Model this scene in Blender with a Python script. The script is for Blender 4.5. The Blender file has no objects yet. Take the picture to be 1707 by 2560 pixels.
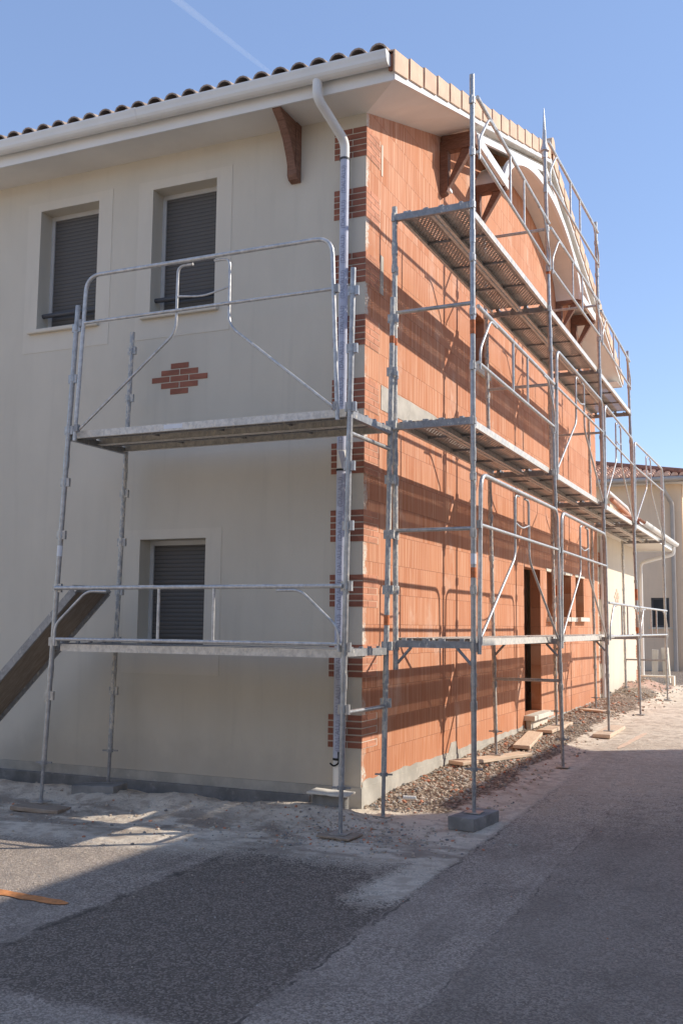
import bpy, bmesh, math, random
from mathutils import Vector, Matrix, noise
random.seed(7)
S = bpy.context.scene
COL = S.collection
rad = math.radians

# ------------------------------------------------------------------ helpers
def tag(o, label=None, cat=None, group=None, kind=None):
    if label: o['label'] = label
    if cat: o['category'] = cat
    if group: o['group'] = group
    if kind: o['kind'] = kind
    return o

def empty(name, loc=(0, 0, 0), rz=0.0):
    o = bpy.data.objects.new(name, None)
    o.empty_display_size = .2
    o.location = loc
    o.rotation_euler = (0, 0, rz)
    COL.objects.link(o)
    return o

class MB:
    """collects shapes, builds them as one mesh object"""
    def __init__(self):
        self.v = []; self.f = []; self.s = []; self.mi = []; self.cur = 0
    def _add(self, vs, fs, smooth=False):
        b = len(self.v)
        self.v += [tuple(p) for p in vs]
        for q in fs:
            self.f.append([i + b for i in q]); self.s.append(smooth); self.mi.append(self.cur)
        return self
    def quad(self, *p):
        return self._add(p, [list(range(len(p)))])
    def box(self, x0, x1, y0, y1, z0, z1, M=None):
        vs = [Vector((x, y, z)) for z in (z0, z1) for (x, y) in ((x0, y0), (x1, y0), (x1, y1), (x0, y1))]
        if M is not None: vs = [M @ p for p in vs]
        return self._add(vs, [(3, 2, 1, 0), (4, 5, 6, 7), (0, 1, 5, 4), (1, 2, 6, 5), (2, 3, 7, 6), (3, 0, 4, 7)])
    def bar(self, a, b, w, h, up=(0, 0, 1)):
        """rectangular bar from a to b: w sideways, h along up"""
        a = Vector(a); b = Vector(b); d = (b - a).normalized(); u = Vector(up)
        s = d.cross(u).normalized(); u = s.cross(d).normalized()
        vs = []
        for p in (a, b):
            for (i, j) in ((-1, -1), (1, -1), (1, 1), (-1, 1)):
                vs.append(p + s * (i * w / 2) + u * (j * h / 2))
        return self._add(vs, [(0, 1, 2, 3), (7, 6, 5, 4), (0, 4, 5, 1), (1, 5, 6, 2), (2, 6, 7, 3), (3, 7, 4, 0)])
    def tube(self, pts, r, n=10, caps=True, r2=None):
        pts = [Vector(p) for p in pts]
        N = len(pts); rings = []
        t0 = (pts[1] - pts[0]).normalized()
        ref = Vector((0, 0, 1)) if abs(t0.z) < .9 else Vector((1, 0, 0))
        s = t0.cross(ref).normalized()
        vs = []
        for i, p in enumerate(pts):
            if i == 0: t = pts[1] - pts[0]
            elif i == N - 1: t = pts[-1] - pts[-2]
            else: t = (pts[i + 1] - p).normalized() + (p - pts[i - 1]).normalized()
            t.normalize()
            s = (s - t * s.dot(t)).normalized(); u = t.cross(s)
            rr = r if r2 is None else r + (r2 - r) * i / (N - 1)
            for k in range(n):
                a = 2 * math.pi * k / n
                vs.append(p + (s * math.cos(a) + u * math.sin(a)) * rr)
        fs = [[i * n + k, i * n + (k + 1) % n, (i + 1) * n + (k + 1) % n, (i + 1) * n + k] for i in range(N - 1) for k in range(n)]
        self._add(vs, fs, True)
        if caps:
            self._add(vs[:n], [list(range(n))[::-1]]); self._add(vs[-n:], [list(range(n))])
        return self
    def prism(self, poly, ax, a0, a1):
        """polygon (2-D, ccw) extruded along axis ax from a0 to a1; poly coords are the other two axes in order"""
        def P(p, a):
            if ax == 'x': return (a, p[0], p[1])
            if ax == 'y': return (p[0], a, p[1])
            return (p[0], p[1], a)
        n = len(poly)
        vs = [P(p, a0) for p in poly] + [P(p, a1) for p in poly]
        fs = [list(range(n))[::-1], list(range(n, 2 * n))] + [[k, (k + 1) % n, n + (k + 1) % n, n + k] for k in range(n)]
        return self._add(vs, fs)
    def build(self, name, mat, parent=None, bevel=0.0):
        me = bpy.data.meshes.new(name)
        me.from_pydata(self.v, [], self.f)
        mats = mat if isinstance(mat, (list, tuple)) else [mat]
        for m in mats: me.materials.append(m)
        me.polygons.foreach_set('use_smooth', self.s)
        me.polygons.foreach_set('material_index', self.mi)
        me.update()
        bm = bmesh.new(); bm.from_mesh(me)
        bmesh.ops.recalc_face_normals(bm, faces=bm.faces)
        bm.to_mesh(me); bm.free()
        o = bpy.data.objects.new(name, me)
        COL.objects.link(o)
        if parent is not None:
            o.parent = parent
            o.matrix_parent_inverse = Matrix.Translation(-Vector(parent.location)) if parent.type == 'EMPTY' else Matrix()
        if bevel:
            b = o.modifiers.new('bevel', 'BEVEL'); b.width = bevel; b.segments = 2; b.limit_method = 'ANGLE'
        return o

def fillet(pts, r, n=5):
    """polyline with rounded corners"""
    pts = [Vector(p) for p in pts]; out = [pts[0]]
    for i in range(1, len(pts) - 1):
        p, a, b = pts[i], pts[i - 1], pts[i + 1]
        da = (a - p); db = (b - p)
        rr = min(r, da.length * .45, db.length * .45)
        s = p + da.normalized() * rr; e = p + db.normalized() * rr
        for k in range(n + 1):
            t = k / n
            out.append(s * (1 - t) ** 2 + p * 2 * t * (1 - t) + e * t * t)
    out.append(pts[-1])
    return out

# ------------------------------------------------------------------ materials
class NT:
    def __init__(self, name):
        self.m = bpy.data.materials.new(name); self.m.use_nodes = True
        self.t = self.m.node_tree; self.t.nodes.clear()
        self.out = self.n('ShaderNodeOutputMaterial')
        self.b = self.n('ShaderNodeBsdfPrincipled')
        self.l(self.b.outputs[0], self.out.inputs[0])
        self.b.inputs['Specular IOR Level'].default_value = .3
    def n(self, t, **k):
        x = self.t.nodes.new(t)
        for a, v in k.items(): setattr(x, a, v)
        return x
    def l(self, a, b): self.t.links.new(a, b)
    def set(self, sock, v):
        if hasattr(v, 'is_output') or isinstance(v, bpy.types.NodeSocket): self.l(v, sock)
        else: sock.default_value = v
    def coord(self):
        return self.n('ShaderNodeTexCoord').outputs['Object']
    def pos(self):
        return self.n('ShaderNodeNewGeometry').outputs['Position']
    def sep(self, v):
        s = self.n('ShaderNodeSeparateXYZ'); self.l(v, s.inputs[0]); return s.outputs
    def comb(self, x=0, y=0, z=0):
        c = self.n('ShaderNodeCombineXYZ')
        for i, q in enumerate((x, y, z)): self.set(c.inputs[i], q)
        return c.outputs[0]
    def math(self, op, a, b=0.0, c=None, clamp=False):
        x = self.n('ShaderNodeMath', operation=op, use_clamp=clamp)
        self.set(x.inputs[0], a); self.set(x.inputs[1], b)
        if c is not None: self.set(x.inputs[2], c)
        return x.outputs[0]
    def noise(self, vec, scale, detail=4, rough=.55, dist=0.0):
        x = self.n('ShaderNodeTexNoise'); self.l(vec, x.inputs['Vector'])
        x.inputs['Scale'].default_value = scale; x.inputs['Detail'].default_value = detail
        x.inputs['Roughness'].default_value = rough; x.inputs['Distortion'].default_value = dist
        return x.outputs['Fac']
    def mapping(self, vec, scale=(1, 1, 1), loc=(0, 0, 0)):
        x = self.n('ShaderNodeMapping'); self.l(vec, x.inputs['Vector'])
        x.inputs['Scale'].default_value = scale; x.inputs['Location'].default_value = loc
        return x.outputs[0]
    def ramp(self, f, lo, hi, a=0.0, b=1.0):
        x = self.n('ShaderNodeMapRange', interpolation_type='SMOOTHSTEP')
        self.set(x.inputs[0], f); self.set(x.inputs[1], lo); self.set(x.inputs[2], hi)
        self.set(x.inputs[3], a); self.set(x.inputs[4], b)
        return x.outputs[0]
    def mix(self, f, a, b, mode='MIX'):
        x = self.n('ShaderNodeMix', data_type='RGBA', blend_type=mode)
        self.set(x.inputs[0], f)
        for s, v in ((x.inputs[6], a), (x.inputs[7], b)):
            if isinstance(v, (tuple, list)): s.default_value = (*v[:3], 1)
            else: self.l(v, s)
        return x.outputs[2]
    def bump(self, h, strength=.3, dist=.01, normal=None):
        x = self.n('ShaderNodeBump'); x.inputs['Strength'].default_value = strength; x.inputs['Distance'].default_value = dist
        self.l(h, x.inputs['Height'])
        if normal is not None: self.l(normal, x.inputs['Normal'])
        return x.outputs[0]
    def fin(self, col, rough=.8, normal=None, metal=None):
        if isinstance(col, (tuple, list)): self.b.inputs['Base Color'].default_value = (*col[:3], 1)
        else: self.l(col, self.b.inputs['Base Color'])
        self.set(self.b.inputs['Roughness'], rough)
        if normal is not None: self.l(normal, self.b.inputs['Normal'])
        if metal is not None: self.set(self.b.inputs['Metallic'], metal)
        return self.m

def mottled(name, c, var=.12, scale=3.0, rough=.75, bump=.15, bscale=150, metal=None, dirt=None):
    t = NT(name); p = t.coord()
    n1 = t.noise(p, scale, 5)
    lo = tuple(x * (1 - var) for x in c); hi = tuple(min(1, x * (1 + var)) for x in c)
    col = t.mix(t.ramp(n1, .3, .7), lo, hi)
    if dirt:
        n2 = t.noise(p, scale * 2.3, 6, .65)
        col = t.mix(t.ramp(n2, .56, .72, 0, dirt[1]), col, dirt[0])
    nb = t.noise(p, bscale, 3)
    return t.fin(col, rough, t.bump(nb, bump, .004), metal)

M = {}
def make_render(name, c):
    t = NT(name); p = t.coord()
    big = t.noise(p, .55, 4); mid = t.noise(t.mapping(p, (1, 1, .35)), 2.2, 5, .6)
    f = t.math('ADD', t.math('MULTIPLY', big, .5), t.math('MULTIPLY', mid, .5))
    col = t.mix(t.ramp(f, .38, .62), tuple(x * .955 for x in c), tuple(min(1, x * 1.03) for x in c))
    drip = t.noise(t.mapping(p, (7, 7, .45)), 1, 5, .62)
    col = t.mix(t.ramp(drip, .54, .72, 0, .16), col, tuple(x * .70 for x in c))
    # splashed, damp band at the foot of the wall
    z = t.sep(p)[2]
    foot = t.math('ADD', z, t.math('MULTIPLY', t.noise(p, 5, 5, .65), -.55))
    col = t.mix(t.ramp(foot, -.42, .0, .35, 0), col, (.46, .40, .33))
    fine = t.noise(p, 260, 3, .6); fine2 = t.noise(p, 60, 3, .6)
    h = t.math('ADD', fine, t.math('MULTIPLY', fine2, .6))
    return t.fin(col, .9, t.bump(t.math('ADD', h, t.math('MULTIPLY', t.noise(p, 14, 4, .6), 1.2)), .30, .006))
M['render'] = make_render('cream render', (.655, .59, .48))
M['render_pale'] = make_render('pale smooth render', (.69, .622, .51))
M['render_bg'] = make_render('beige render', (.80, .61, .43))
M['render_wing'] = make_render('wing render', (.74, .64, .505))

def make_terracotta():
    t = NT('hollow terracotta block'); p = t.coord(); s = t.sep(p)
    x, y, z = s
    uv = t.comb(t.math('ADD', y, .13), t.math('ADD', z, .17), 0)
    br = t.n('ShaderNodeTexBrick'); t.l(uv, br.inputs['Vector'])
    br.inputs['Color1'].default_value = (0, 0, 0, 1); br.inputs['Color2'].default_value = (1, 1, 1, 1)
    br.inputs['Mortar'].default_value = (.5, .5, .5, 1)
    br.inputs['Scale'].default_value = 1; br.inputs['Mortar Size'].default_value = .0035
    br.inputs['Mortar Smooth'].default_value = .15; br.inputs['Bias'].default_value = 0
    br.inputs['Brick Width'].default_value = .5; br.inputs['Row Height'].default_value = .298
    per = br.outputs['Color']; mort = br.outputs['Fac']
    # vertical ribs, different phase and pitch per block row
    wob = t.noise(t.comb(t.math('MULTIPLY', y, 5), t.math('FLOOR', t.math('DIVIDE', t.math('ADD', z, .17), .298)), 3.1), 1, 2)
    ribx = t.math('ADD', t.math('MULTIPLY', y, 1 / .034), t.math('MULTIPLY', wob, 1.2))
    tri = t.math('PINGPONG', ribx, .5)
    groove = t.ramp(tri, .04, .17, 0, 1)
    # scraped light streaks that run up each block
    row = t.math('FLOOR', t.math('DIVIDE', t.math('ADD', z, .17), .298))
    sv = t.comb(t.math('MULTIPLY', y, 38), t.math('MULTIPLY', z, .6), t.math('MULTIPLY', row, 7.3))
    st = t.noise(sv, 1, 3, .6)
    sv2 = t.comb(t.math('MULTIPLY', y, 70), t.math('MULTIPLY', z, 1.2), t.math('MULTIPLY', row, 3.7))
    st2 = t.noise(sv2, 1, 2, .5)
    base = t.mix(per, (.49, .185, .088), (.60, .265, .145))
    base = t.mix(t.ramp(t.noise(p, .8, 4), .35, .65, 0, .55), base, (.60, .245, .115))
    base = t.mix(t.ramp(st, .46, .68, 0, .75), base, (.72, .42, .27))
    base = t.mix(t.ramp(st2, .52, .70, 0, .60), base, (.76, .49, .34))
    base = t.mix(t.ramp(groove, 0, 1, .55, 0), base, (.42, .15, .07))
    base = t.mix(t.math('MULTIPLY', mort, .6), base, (.33, .135, .075))
    # whitish cement smears and bloom
    sm = t.noise(t.mapping(p, (1, 1, .7)), 1.7, 6, .62)
    base = t.mix(t.ramp(sm, .56, .70, 0, .38), base, (.76, .57, .45))
    # rough bedding mortar near the corner, between the brick quoins
    q = t.noise(p, 9, 6, .7)
    edge = t.math('ADD', y, t.math('MULTIPLY', q, .32))
    zz = t.noise(t.comb(0, 0, t.math('MULTIPLY', z, 1.9)), 1, 2)
    em = t.math('MULTIPLY', t.ramp(edge, .20, .26, 1, 0), t.ramp(zz, .40, .55))
    base = t.mix(t.math('MULTIPLY', em, t.ramp(t.noise(p, 45, 4, .7), .36, .52)), base, (.70, .65, .55))
    h = t.math('SUBTRACT', t.math('ADD', t.math('MULTIPLY', groove, .5), t.math('MULTIPLY', t.noise(p, 180, 3), .35)), t.math('MULTIPLY', mort, 1.0))
    return t.fin(base, .85, t.bump(h, .55, .006))
M['terracotta'] = make_terracotta()

def make_brick(name, c):
    t = NT(name); p = t.coord()
    v = t.n('ShaderNodeTexVoronoi'); t.l(t.mapping(p, (6, 6, 15)), v.inputs['Vector']); v.inputs['Scale'].default_value = 1
    k = t.sep(v.outputs['Color'])[0]
    col = t.mix(k, tuple(x * .82 for x in c), tuple(min(1, x * 1.15) for x in c))
    col = t.mix(t.ramp(t.noise(p, 38, 5, .7), .55, .75, 0, .35), col, tuple(min(1, x * 1.4) for x in c))
    return t.fin(col, .85, t.bump(t.noise(p, 140, 4), .4, .004))
M['brick'] = make_brick('brick slip', (.32, .125, .08))
M['brick_lighter'] = make_brick('lighter brick slip', (.56, .25, .15))  # lighter brick tone for the gable side of the quoins, annex and rubble
M['brick_pale'] = make_brick('pale sunlit dusty brick slip', (.74, .53, .39))  # paler copy: dust plus sunlight put into the colour
M['brick_mortar'] = mottled('brick joint', (.62, .40, .27), .1, 8)
M['mortar'] = mottled('pale joint mortar', (.74, .66, .54), .08, 8)

M['concrete'] = mottled('foundation concrete', (.47, .435, .375), .16, 4, .92, .5, 60, None, ((.62, .58, .5), .7))
M['concrete_dark'] = mottled('dark concrete', (.25, .24, .225), .22, 5, .92, .5, 70, None, ((.40, .38, .35), .6))
M['white'] = mottled('white lacquered board', (.83, .81, .77), .03, 2, .45, .03, 80)
M['white_pvc'] = mottled('off white plastic', (.80, .775, .72), .04, 2, .4, .03, 60)
M['soffit'] = mottled('soffit boarding', (.80, .75, .67), .04, 2, .55, .05, 80)
M['verge'] = mottled('pale verge tile', (.68, .475, .33), .10, 5, .8, .25, 120, None, ((.80, .64, .50), .5))
M['tile_edge'] = mottled('clay tile edge', (.33, .145, .09), .2, 8, .85, .3, 100)

def make_roof(name, c1, c2, dark):
    t = NT(name); p = t.coord()
    v = t.n('ShaderNodeTexVoronoi'); t.l(t.mapping(p, (4.9, 2.6, 1)), v.inputs['Vector']); v.inputs['Scale'].default_value = 1
    k = t.sep(v.outputs['Color'])[0]
    col = t.mix(k, c1, c2)
    col = t.mix(t.ramp(t.noise(p, 9, 6, .7), .5, .72, 0, .6), col, dark)
    return t.fin(col, .88, t.bump(t.noise(p, 120, 3), .3, .004))
M['roof'] = make_roof('clay roof tile', (.33, .245, .19), (.45, .35, .28), (.19, .145, .12))
M['roof_bg'] = make_roof('old clay roof tile', (.52, .25, .15), (.66, .42, .30), (.30, .15, .10))

def make_wood(name, c1, c2, sc):
    t = NT(name); p = t.coord()
    g = t.noise(t.mapping(p, sc), 1, 6, .65, 1.2)
    col = t.mix(t.ramp(g, .3, .7), c1, c2)
    return t.fin(col, .75, t.bump(g, .35, .004))
M['timber'] = make_wood('stained timber', (.175, .085, .055), (.28, .15, .10), (9, 9, 60))
M['board'] = make_wood('raw scaffold board', (.62, .45, .31), (.76, .60, .45), (60, 4, 60))
M['ply'] = make_wood('dusty plywood', (.27, .205, .15), (.40, .32, .245), (5, 30, 5))

def make_galv(name, c, splat, splat_c=(.70, .64, .54), metal=.12):
    t = NT(name); p = t.coord()
    a = t.noise(p, 22, 4, .6); b = t.noise(t.mapping(p, (1, 1, .45)), 30, 6, .75); d = t.noise(p, 7, 4)
    col = t.mix(t.ramp(a, .3, .7), tuple(x * .80 for x in c), tuple(min(1, x * 1.12) for x in c))
    col = t.mix(t.ramp(d, .5, .75, 0, .4), col, tuple(x * .55 for x in c))
    m = t.ramp(b, .62 - splat * .24, .70 - splat * .20)
    col = t.mix(m, col, splat_c)
    met = t.math('MULTIPLY', t.math('SUBTRACT', 1.0, m), metal)
    rg = t.math('ADD', t.math('MULTIPLY', m, .4), t.math('ADD', .30, t.math('MULTIPLY', a, .14)))
    return t.fin(col, rg, t.bump(t.math('ADD', b, t.math('MULTIPLY', m, .6)), .3, .003), met)
M['galv'] = make_galv('galvanised steel', (.46, .455, .445), .15, metal=.55)
M['galv_dark'] = make_galv('weathered galvanised steel', (.34, .335, .33), .2)
M['galv_dirty'] = make_galv('cement splashed steel', (.42, .42, .41), .62)
M['galv_rail'] = make_galv('rail steel', (.60, .585, .56), .12, metal=.4)
M['deck_side'] = make_galv('deck side channel', (.72, .675, .60), .40, (.82, .75, .63))
M['tape'] = mottled('faded orange paint', (.55, .17, .065), .3, 20, .7, .3, 90, None, ((.5, .42, .36), .6))
M['sticker'] = mottled('white sticker', (.78, .79, .80), .04, 9, .5)
M['black'] = mottled('black rubber', (.02, .02, .02), .3, 8, .6)

def make_deck(name, c, hole, px=.036, py=.03):
    """punched steel sheet: see-through holes mid plank, painted dark dots elsewhere"""
    t = NT(name); p = t.coord(); s = t.sep(p)
    # rows of slots, each second row shifted
    ry = t.math('DIVIDE', s[1], py); iy = t.math('FLOOR', ry)
    sh = t.math('MULTIPLY', t.math('MODULO', t.math('ABSOLUTE', iy), 2), .5)
    rx = t.math('ADD', t.math('DIVIDE', s[0], px), sh)
    fx = t.math('SUBTRACT', t.math('FRACT', rx), .5); fy = t.math('SUBTRACT', t.math('FRACT', ry), .5)
    d = t.math('SQRT', t.math('ADD', t.math('POWER', t.math('MULTIPLY', fx, px), 2), t.math('POWER', t.math('MULTIPLY', fy, py * .8), 2)))
    hm = t.math('LESS_THAN', d, hole)
    cen = t.math('MINIMUM', t.math('ABSOLUTE', t.math('SUBTRACT', s[0], .5745)), t.math('ABSOLUTE', t.math('SUBTRACT', s[0], .9205)))
    hm = t.math('MULTIPLY', hm, t.math('LESS_THAN', cen, .055))
    rim = t.ramp(d, hole, hole * 1.9, 1, 0)
    n = t.noise(p, 5, 5, .65); n2 = t.noise(p, 2, 4)
    col = t.mix(t.ramp(n, .35, .7), tuple(x * .72 for x in c), tuple(x * 1.25 for x in c))
    col = t.mix(t.ramp(n2, .52, .7, 0, .5), col, (.22, .17, .14))
    col = t.mix(t.math('MULTIPLY', t.ramp(t.math('ABSOLUTE', t.math('SUBTRACT', d, hole * 1.3)), 0, hole * .8, 1, 0), .8), col, (.78, .72, .64))  # pale ring round each hole: rim glint painted into the colour
    col = t.mix(t.ramp(d, hole * .5, hole * .9, .75, 0), col, (.09, .075, .065))
    bs = t.fin(col, .6, t.bump(rim, .8, .006), .25)
    tr = t.n('ShaderNodeBsdfTransparent'); mx = t.n('ShaderNodeMixShader')
    t.l(hm, mx.inputs[0]); t.l(t.b.outputs[0], mx.inputs[1]); t.l(tr.outputs[0], mx.inputs[2]); t.l(mx.outputs[0], t.out.inputs[0])
    return t.m
M['deck'] = make_deck('punched steel deck', (.40, .365, .335), .0068, .042, .036)
M['deck_solid'] = mottled('plain deck sheet', (.17, .165, .16), .25, 6, .7, .2, 60, .2)

def make_shutter():
    t = NT('grey roller shutter'); p = t.coord(); z = t.sep(p)[2]
    w = t.math('PINGPONG', t.math('DIVIDE', z, .043), .5)
    col = t.mix(t.ramp(w, .0, .10), (.042, .039, .036), (.118, .11, .102))
    h = t.math('SQRT', t.math('ADD', w, .02))
    return t.fin(col, .55, t.bump(h, .9, .012))
M['shutter'] = make_shutter()
M['grey_bar'] = mottled('grey painted bar', (.085, .085, .09), .1, 8, .5)
M['frame_pale'] = mottled('pale window frame', (.55, .54, .52), .05, 5, .5)
M['glass_dark'] = mottled('dark window pane', (.03, .032, .035), .2, 2, .45, .0)
M['film'] = mottled('protective film', (.52, .535, .62), .07, 9, .35, .25, 25)
M['film_text'] = mottled('printed film lettering', (.30, .31, .40), .1, 20, .5)
M['stone'] = mottled('gravel stone', (.47, .385, .30), .3, 14, .9, .4, 80, None, ((.46, .29, .20), .8))
M['stone_sill'] = mottled('pale stone sill', (.72, .66, .56), .07, 5, .75, .2, 60, None, ((.55, .47, .40), .6))
M['pine'] = mottled('pale foam panel', (.80, .72, .58), .05, 5, .8)
M['spray'] = mottled('orange marking paint', (.60, .24, .085), .22, 25, .9, .5, 90, None, ((.30, .25, .22), .6))
M['spray_old'] = mottled('worn orange marking paint', (.72, .52, .38), .12, 25, .9, .5, 90, None, ((.68, .58, .46), .9))
M['pipe_grey'] = mottled('grey brown gutter metal', (.46, .40, .34), .06, 4, .5)
M['roof_far'] = make_roof('pale orange clay tile', (.66, .35, .22), (.80, .54, .39), (.40, .20, .13))  # lighter, more orange clay than the annex roof
M['interior'] = mottled('bare interior wall', (.34, .20, .14), .15, 2, .9)
M['render_shade'] = M['render']

# ------------------------------------------------------------------ ground
def sm(a, b, x):
    t = max(0, min(1, (x - a) / (b - a))); return t * t * (3 - 2 * t)
def nz(x, y, s, o=0): return noise.noise(Vector((x * s, y * s, o)))
def G(x, y):
    z = -.315 + .15 * math.tanh((y - 2) / 6)
    far = sm(15, 40, math.hypot(x, y)); z = z * (1 - far) + (-.2) * far
    # raised gravel strip along the bare block wall
    g = sm(-.1, .9, y) * sm(1.15, .62, x) * sm(-.4, -.05, x) * sm(17.5, 15.5, y)
    z += g * (.055 + .02 * nz(x, y, 2.5, 3))
    # heaps of sand along the rendered wall
    if x < .8 and -3 < y < .3:
        a = math.exp(-((y + .62 + .13 * nz(x, 0, .8)) / .40) ** 2) * sm(.75, -.05, x)
        z += a * (.10 + .085 * nz(x, y, 1.6, 9) + .03 * nz(x, y, 5, 2))
        z += a * (.022 * nz(x, y, 11, 3) + .014 * nz(x, y, 21, 6))
        z -= .05 * math.exp(-((y + .12) / .14) ** 2) * sm(.1, -.4, x)
    # small heaps of rubble by the low wing
    for (cx, cy, r, h) in ((.28, 13.2, .9, .14), (.3, 15.6, 1.3, .22), (.7, 17.4, 1.2, .1)):
        d = math.hypot((x - cx) * 1.6, y - cy) / r
        if d < 2: z += h * math.exp(-d * d * 1.5) * (1 + .5 * nz(x, y, 3, 5))
    if abs(x) < 8 and -8 < y < 20:
        z += .006 * nz(x, y, 1.1, 1) * sm(14, 9, y) + .0035 * nz(x, y, 7, 4) * sm(9, 6.5, y)
        s = sm(-2.0, -.9, y) * sm(-.1, -1.5, y) * sm(1.5, -.5, x)
        z += s * .012 * nz(x, y, 9, 7)
    return z

def axis(dense, lo, hi):
    """dense = (a, b, step); grows outward to lo / hi"""
    a, b, st = dense; out = []
    n = int(round((b - a) / st))
    out = [a + (b - a) * i / n for i in range(n + 1)]
    d = st; q = b
    while q < hi: d *= 1.28; q += d; out.append(min(q, hi))
    d = st; q = a; pre = []
    while q > lo: d *= 1.28; q -= d; pre.append(max(q, lo))
    return pre[::-1] + out

def make_ground():
    xs = axis((-5.2, 4.2, .055), -400, 400); ys = axis((-6.2, 8.0, .055), -300, 900)
    me = bpy.data.meshes.new('ground')
    nx, ny = len(xs), len(ys)
    vs = [(x, y, G(x, y)) for y in ys for x in xs]
    fs = [(j * nx + i, j * nx + i + 1, (j + 1) * nx + i + 1, (j + 1) * nx + i) for j in range(ny - 1) for i in range(nx - 1)]
    me.from_pydata(vs, [], fs)
    at = me.color_attributes.new('mask', 'FLOAT_COLOR', 'POINT')
    buf = []
    for (x, y, z) in vs:
        n = nz(x, y, .9, 11); n2 = nz(x, y, .35, 21)
        # sand and dust
        e = sm(-2.7, -1.15, y + .45 * n + .15 * max(0, -x)) if x < 1.2 else (.62 * sm(-3.2, 2.2, y + .6 * n - .6 * (x - 1.2)) + .3 * sm(3.5, 8, y))
        e = max(e, .30 * sm(.2, -.6, x) * sm(-5, -3, y))
        e = max(e, .75 * sm(.85, 1.15, x + .1 * n) * sm(1.43, 1.36, x) * sm(-3.1, -2.3, y + .2 * n))
        e = max(e, .8 * sm(7, 12, y), .9 * sm(-5.5, -7.5, x) * sm(-40, -20, y))  # far sand; unseen pale sand at left added for warm bounce
        g = sm(-.45, .55, y + .2 * n) * sm(1.05, .62, x + .25 * n) * sm(-.35, 0, x)
        g = max(g, .28 * sm(-1.55, -1.2, y + .25 * n) * sm(.2, .45, x + .2 * n) * sm(1.1, .75, x) * sm(.3, -.3, y))
        far = sm(17, 21, y) * sm(3, 1, x)
        pk = 0
        for (cx, cy, r) in ((.28, 13.2, .75), (.3, 15.6, 1.1), (.6, 17.2, .9)):
            pk = max(pk, sm(1.15, .6, math.hypot((x - cx) * 1.5, y - cy) / r + .3 * n))
        buf += [e, max(g * (1 - pk), far), pk, 1]
    at.data.foreach_set('color', buf)
    me.polygons.foreach_set('use_smooth', [True] * len(fs))
    t = NT('asphalt, dust and gravel')
    p = t.pos(); s = t.sep(p); x, y = s[0], s[1]
    a = t.n('ShaderNodeVertexColor'); a.layer_name = 'mask'
    k = t.sep(a.outputs['Color'])
    fine = t.noise(p, 150, 3, .65); agg = t.n('ShaderNodeTexVoronoi'); t.l(p, agg.inputs['Vector']); agg.inputs['Scale'].default_value = 95
    ac = t.sep(agg.outputs['Color'])[0]; ad = agg.outputs['Distance']
    agg2 = t.n('ShaderNodeTexVoronoi'); t.l(p, agg2.inputs['Vector']); agg2.inputs['Scale'].default_value = 28
    med = t.noise(p, 7, 6, .62); big = t.noise(p, .9, 5, .6)
    # old asphalt: pale aggregate worn out of dark binder
    asp = t.mix(t.ramp(ac, .1, 1.0), (.26, .205, .16), (.63, .51, .41))
    asp = t.mix(t.ramp(fine, .35, .62, .4, 0), asp, (.15, .117, .09))
    asp = t.mix(t.ramp(t.noise(t.mapping(p, (1, .6, 1)), 2.6, 6, .68), .42, .68, .0, .5), asp, (.19, .15, .118))
    asp = t.mix(t.ramp(big, .35, .7, 0, .35), asp, (.46, .375, .30))
    # newer, darker trench repair with ragged edges
    wx = t.math('ADD', x, t.math('MULTIPLY', t.math('SUBTRACT', t.noise(p, 5, 5, .65), .5), .13))
    wy = t.math('ADD', y, t.math('MULTIPLY', t.math('SUBTRACT', t.noise(t.mapping(p, loc=(9, 4, 0)), 5, 5, .65), .5), .16))
    pt = t.math('MULTIPLY', t.math('MULTIPLY', t.ramp(wx, -.30, -.24), t.ramp(wx, 1.36, 1.40, 1, 0)),
                t.math('MULTIPLY', t.ramp(wy, -4.88, -4.76), t.ramp(wy, -1.9, -1.5, 1, 0)))
    new = t.mix(t.ramp(ac, .3, 1), (.145, .112, .086), (.34, .268, .21))
    new = t.mix(t.ramp(med, .45, .75, 0, .4), new, (.30, .235, .185))
    col = t.mix(pt, asp, new)
    # darker lane right of the second seam
    rl = t.ramp(wx, 2.05, 2.12)
    col = t.mix(t.math('MULTIPLY', rl, .30), col, (.16, .125, .097))
    # tar seams
    def seam(c, w, amp):
        return t.math('MULTIPLY', t.ramp(t.math('ABSOLUTE', t.math('SUBTRACT', wx, c)), w, w * 2.4, 1, 0), t.ramp(t.noise(p, 3.3, 5, .65), .42, .58, 0, amp))
    col = t.mix(seam(1.40, .006, .75), col, (.06, .045, .035))
    col = t.mix(seam(2.09, .004, .5), col, (.06, .045, .035))
    col = t.mix(t.math('MULTIPLY', seam(-.27, .022, .6), t.ramp(y, -5, -4.8)), col, (.06, .045, .035))
    # white specks of plaster
    sp = t.noise(t.mapping(p, (1, .7, 1)), 17, 5, .7)
    col = t.mix(t.ramp(sp, .675, .73, 0, .85), col, (.58, .55, .51))
    # sand and cement dust
    du = t.math('ADD', t.math('MULTIPLY', k[0], 1.25), t.math('MULTIPLY', t.math('SUBTRACT', med, .5), 1.3))
    du = t.math('ADD', du, t.math('MULTIPLY', t.math('SUBTRACT', ac, .5), .35))
    dm = t.math('MULTIPLY', t.ramp(du, .30, .95), t.ramp(k[0], .02, .18))
    sand = t.mix(t.ramp(big, .3, .7), (.72, .61, .475), (.84, .73, .585))
    sand = t.mix(t.ramp(med, .44, .62, 0, .75), sand, (.47, .37, .28))
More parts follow.
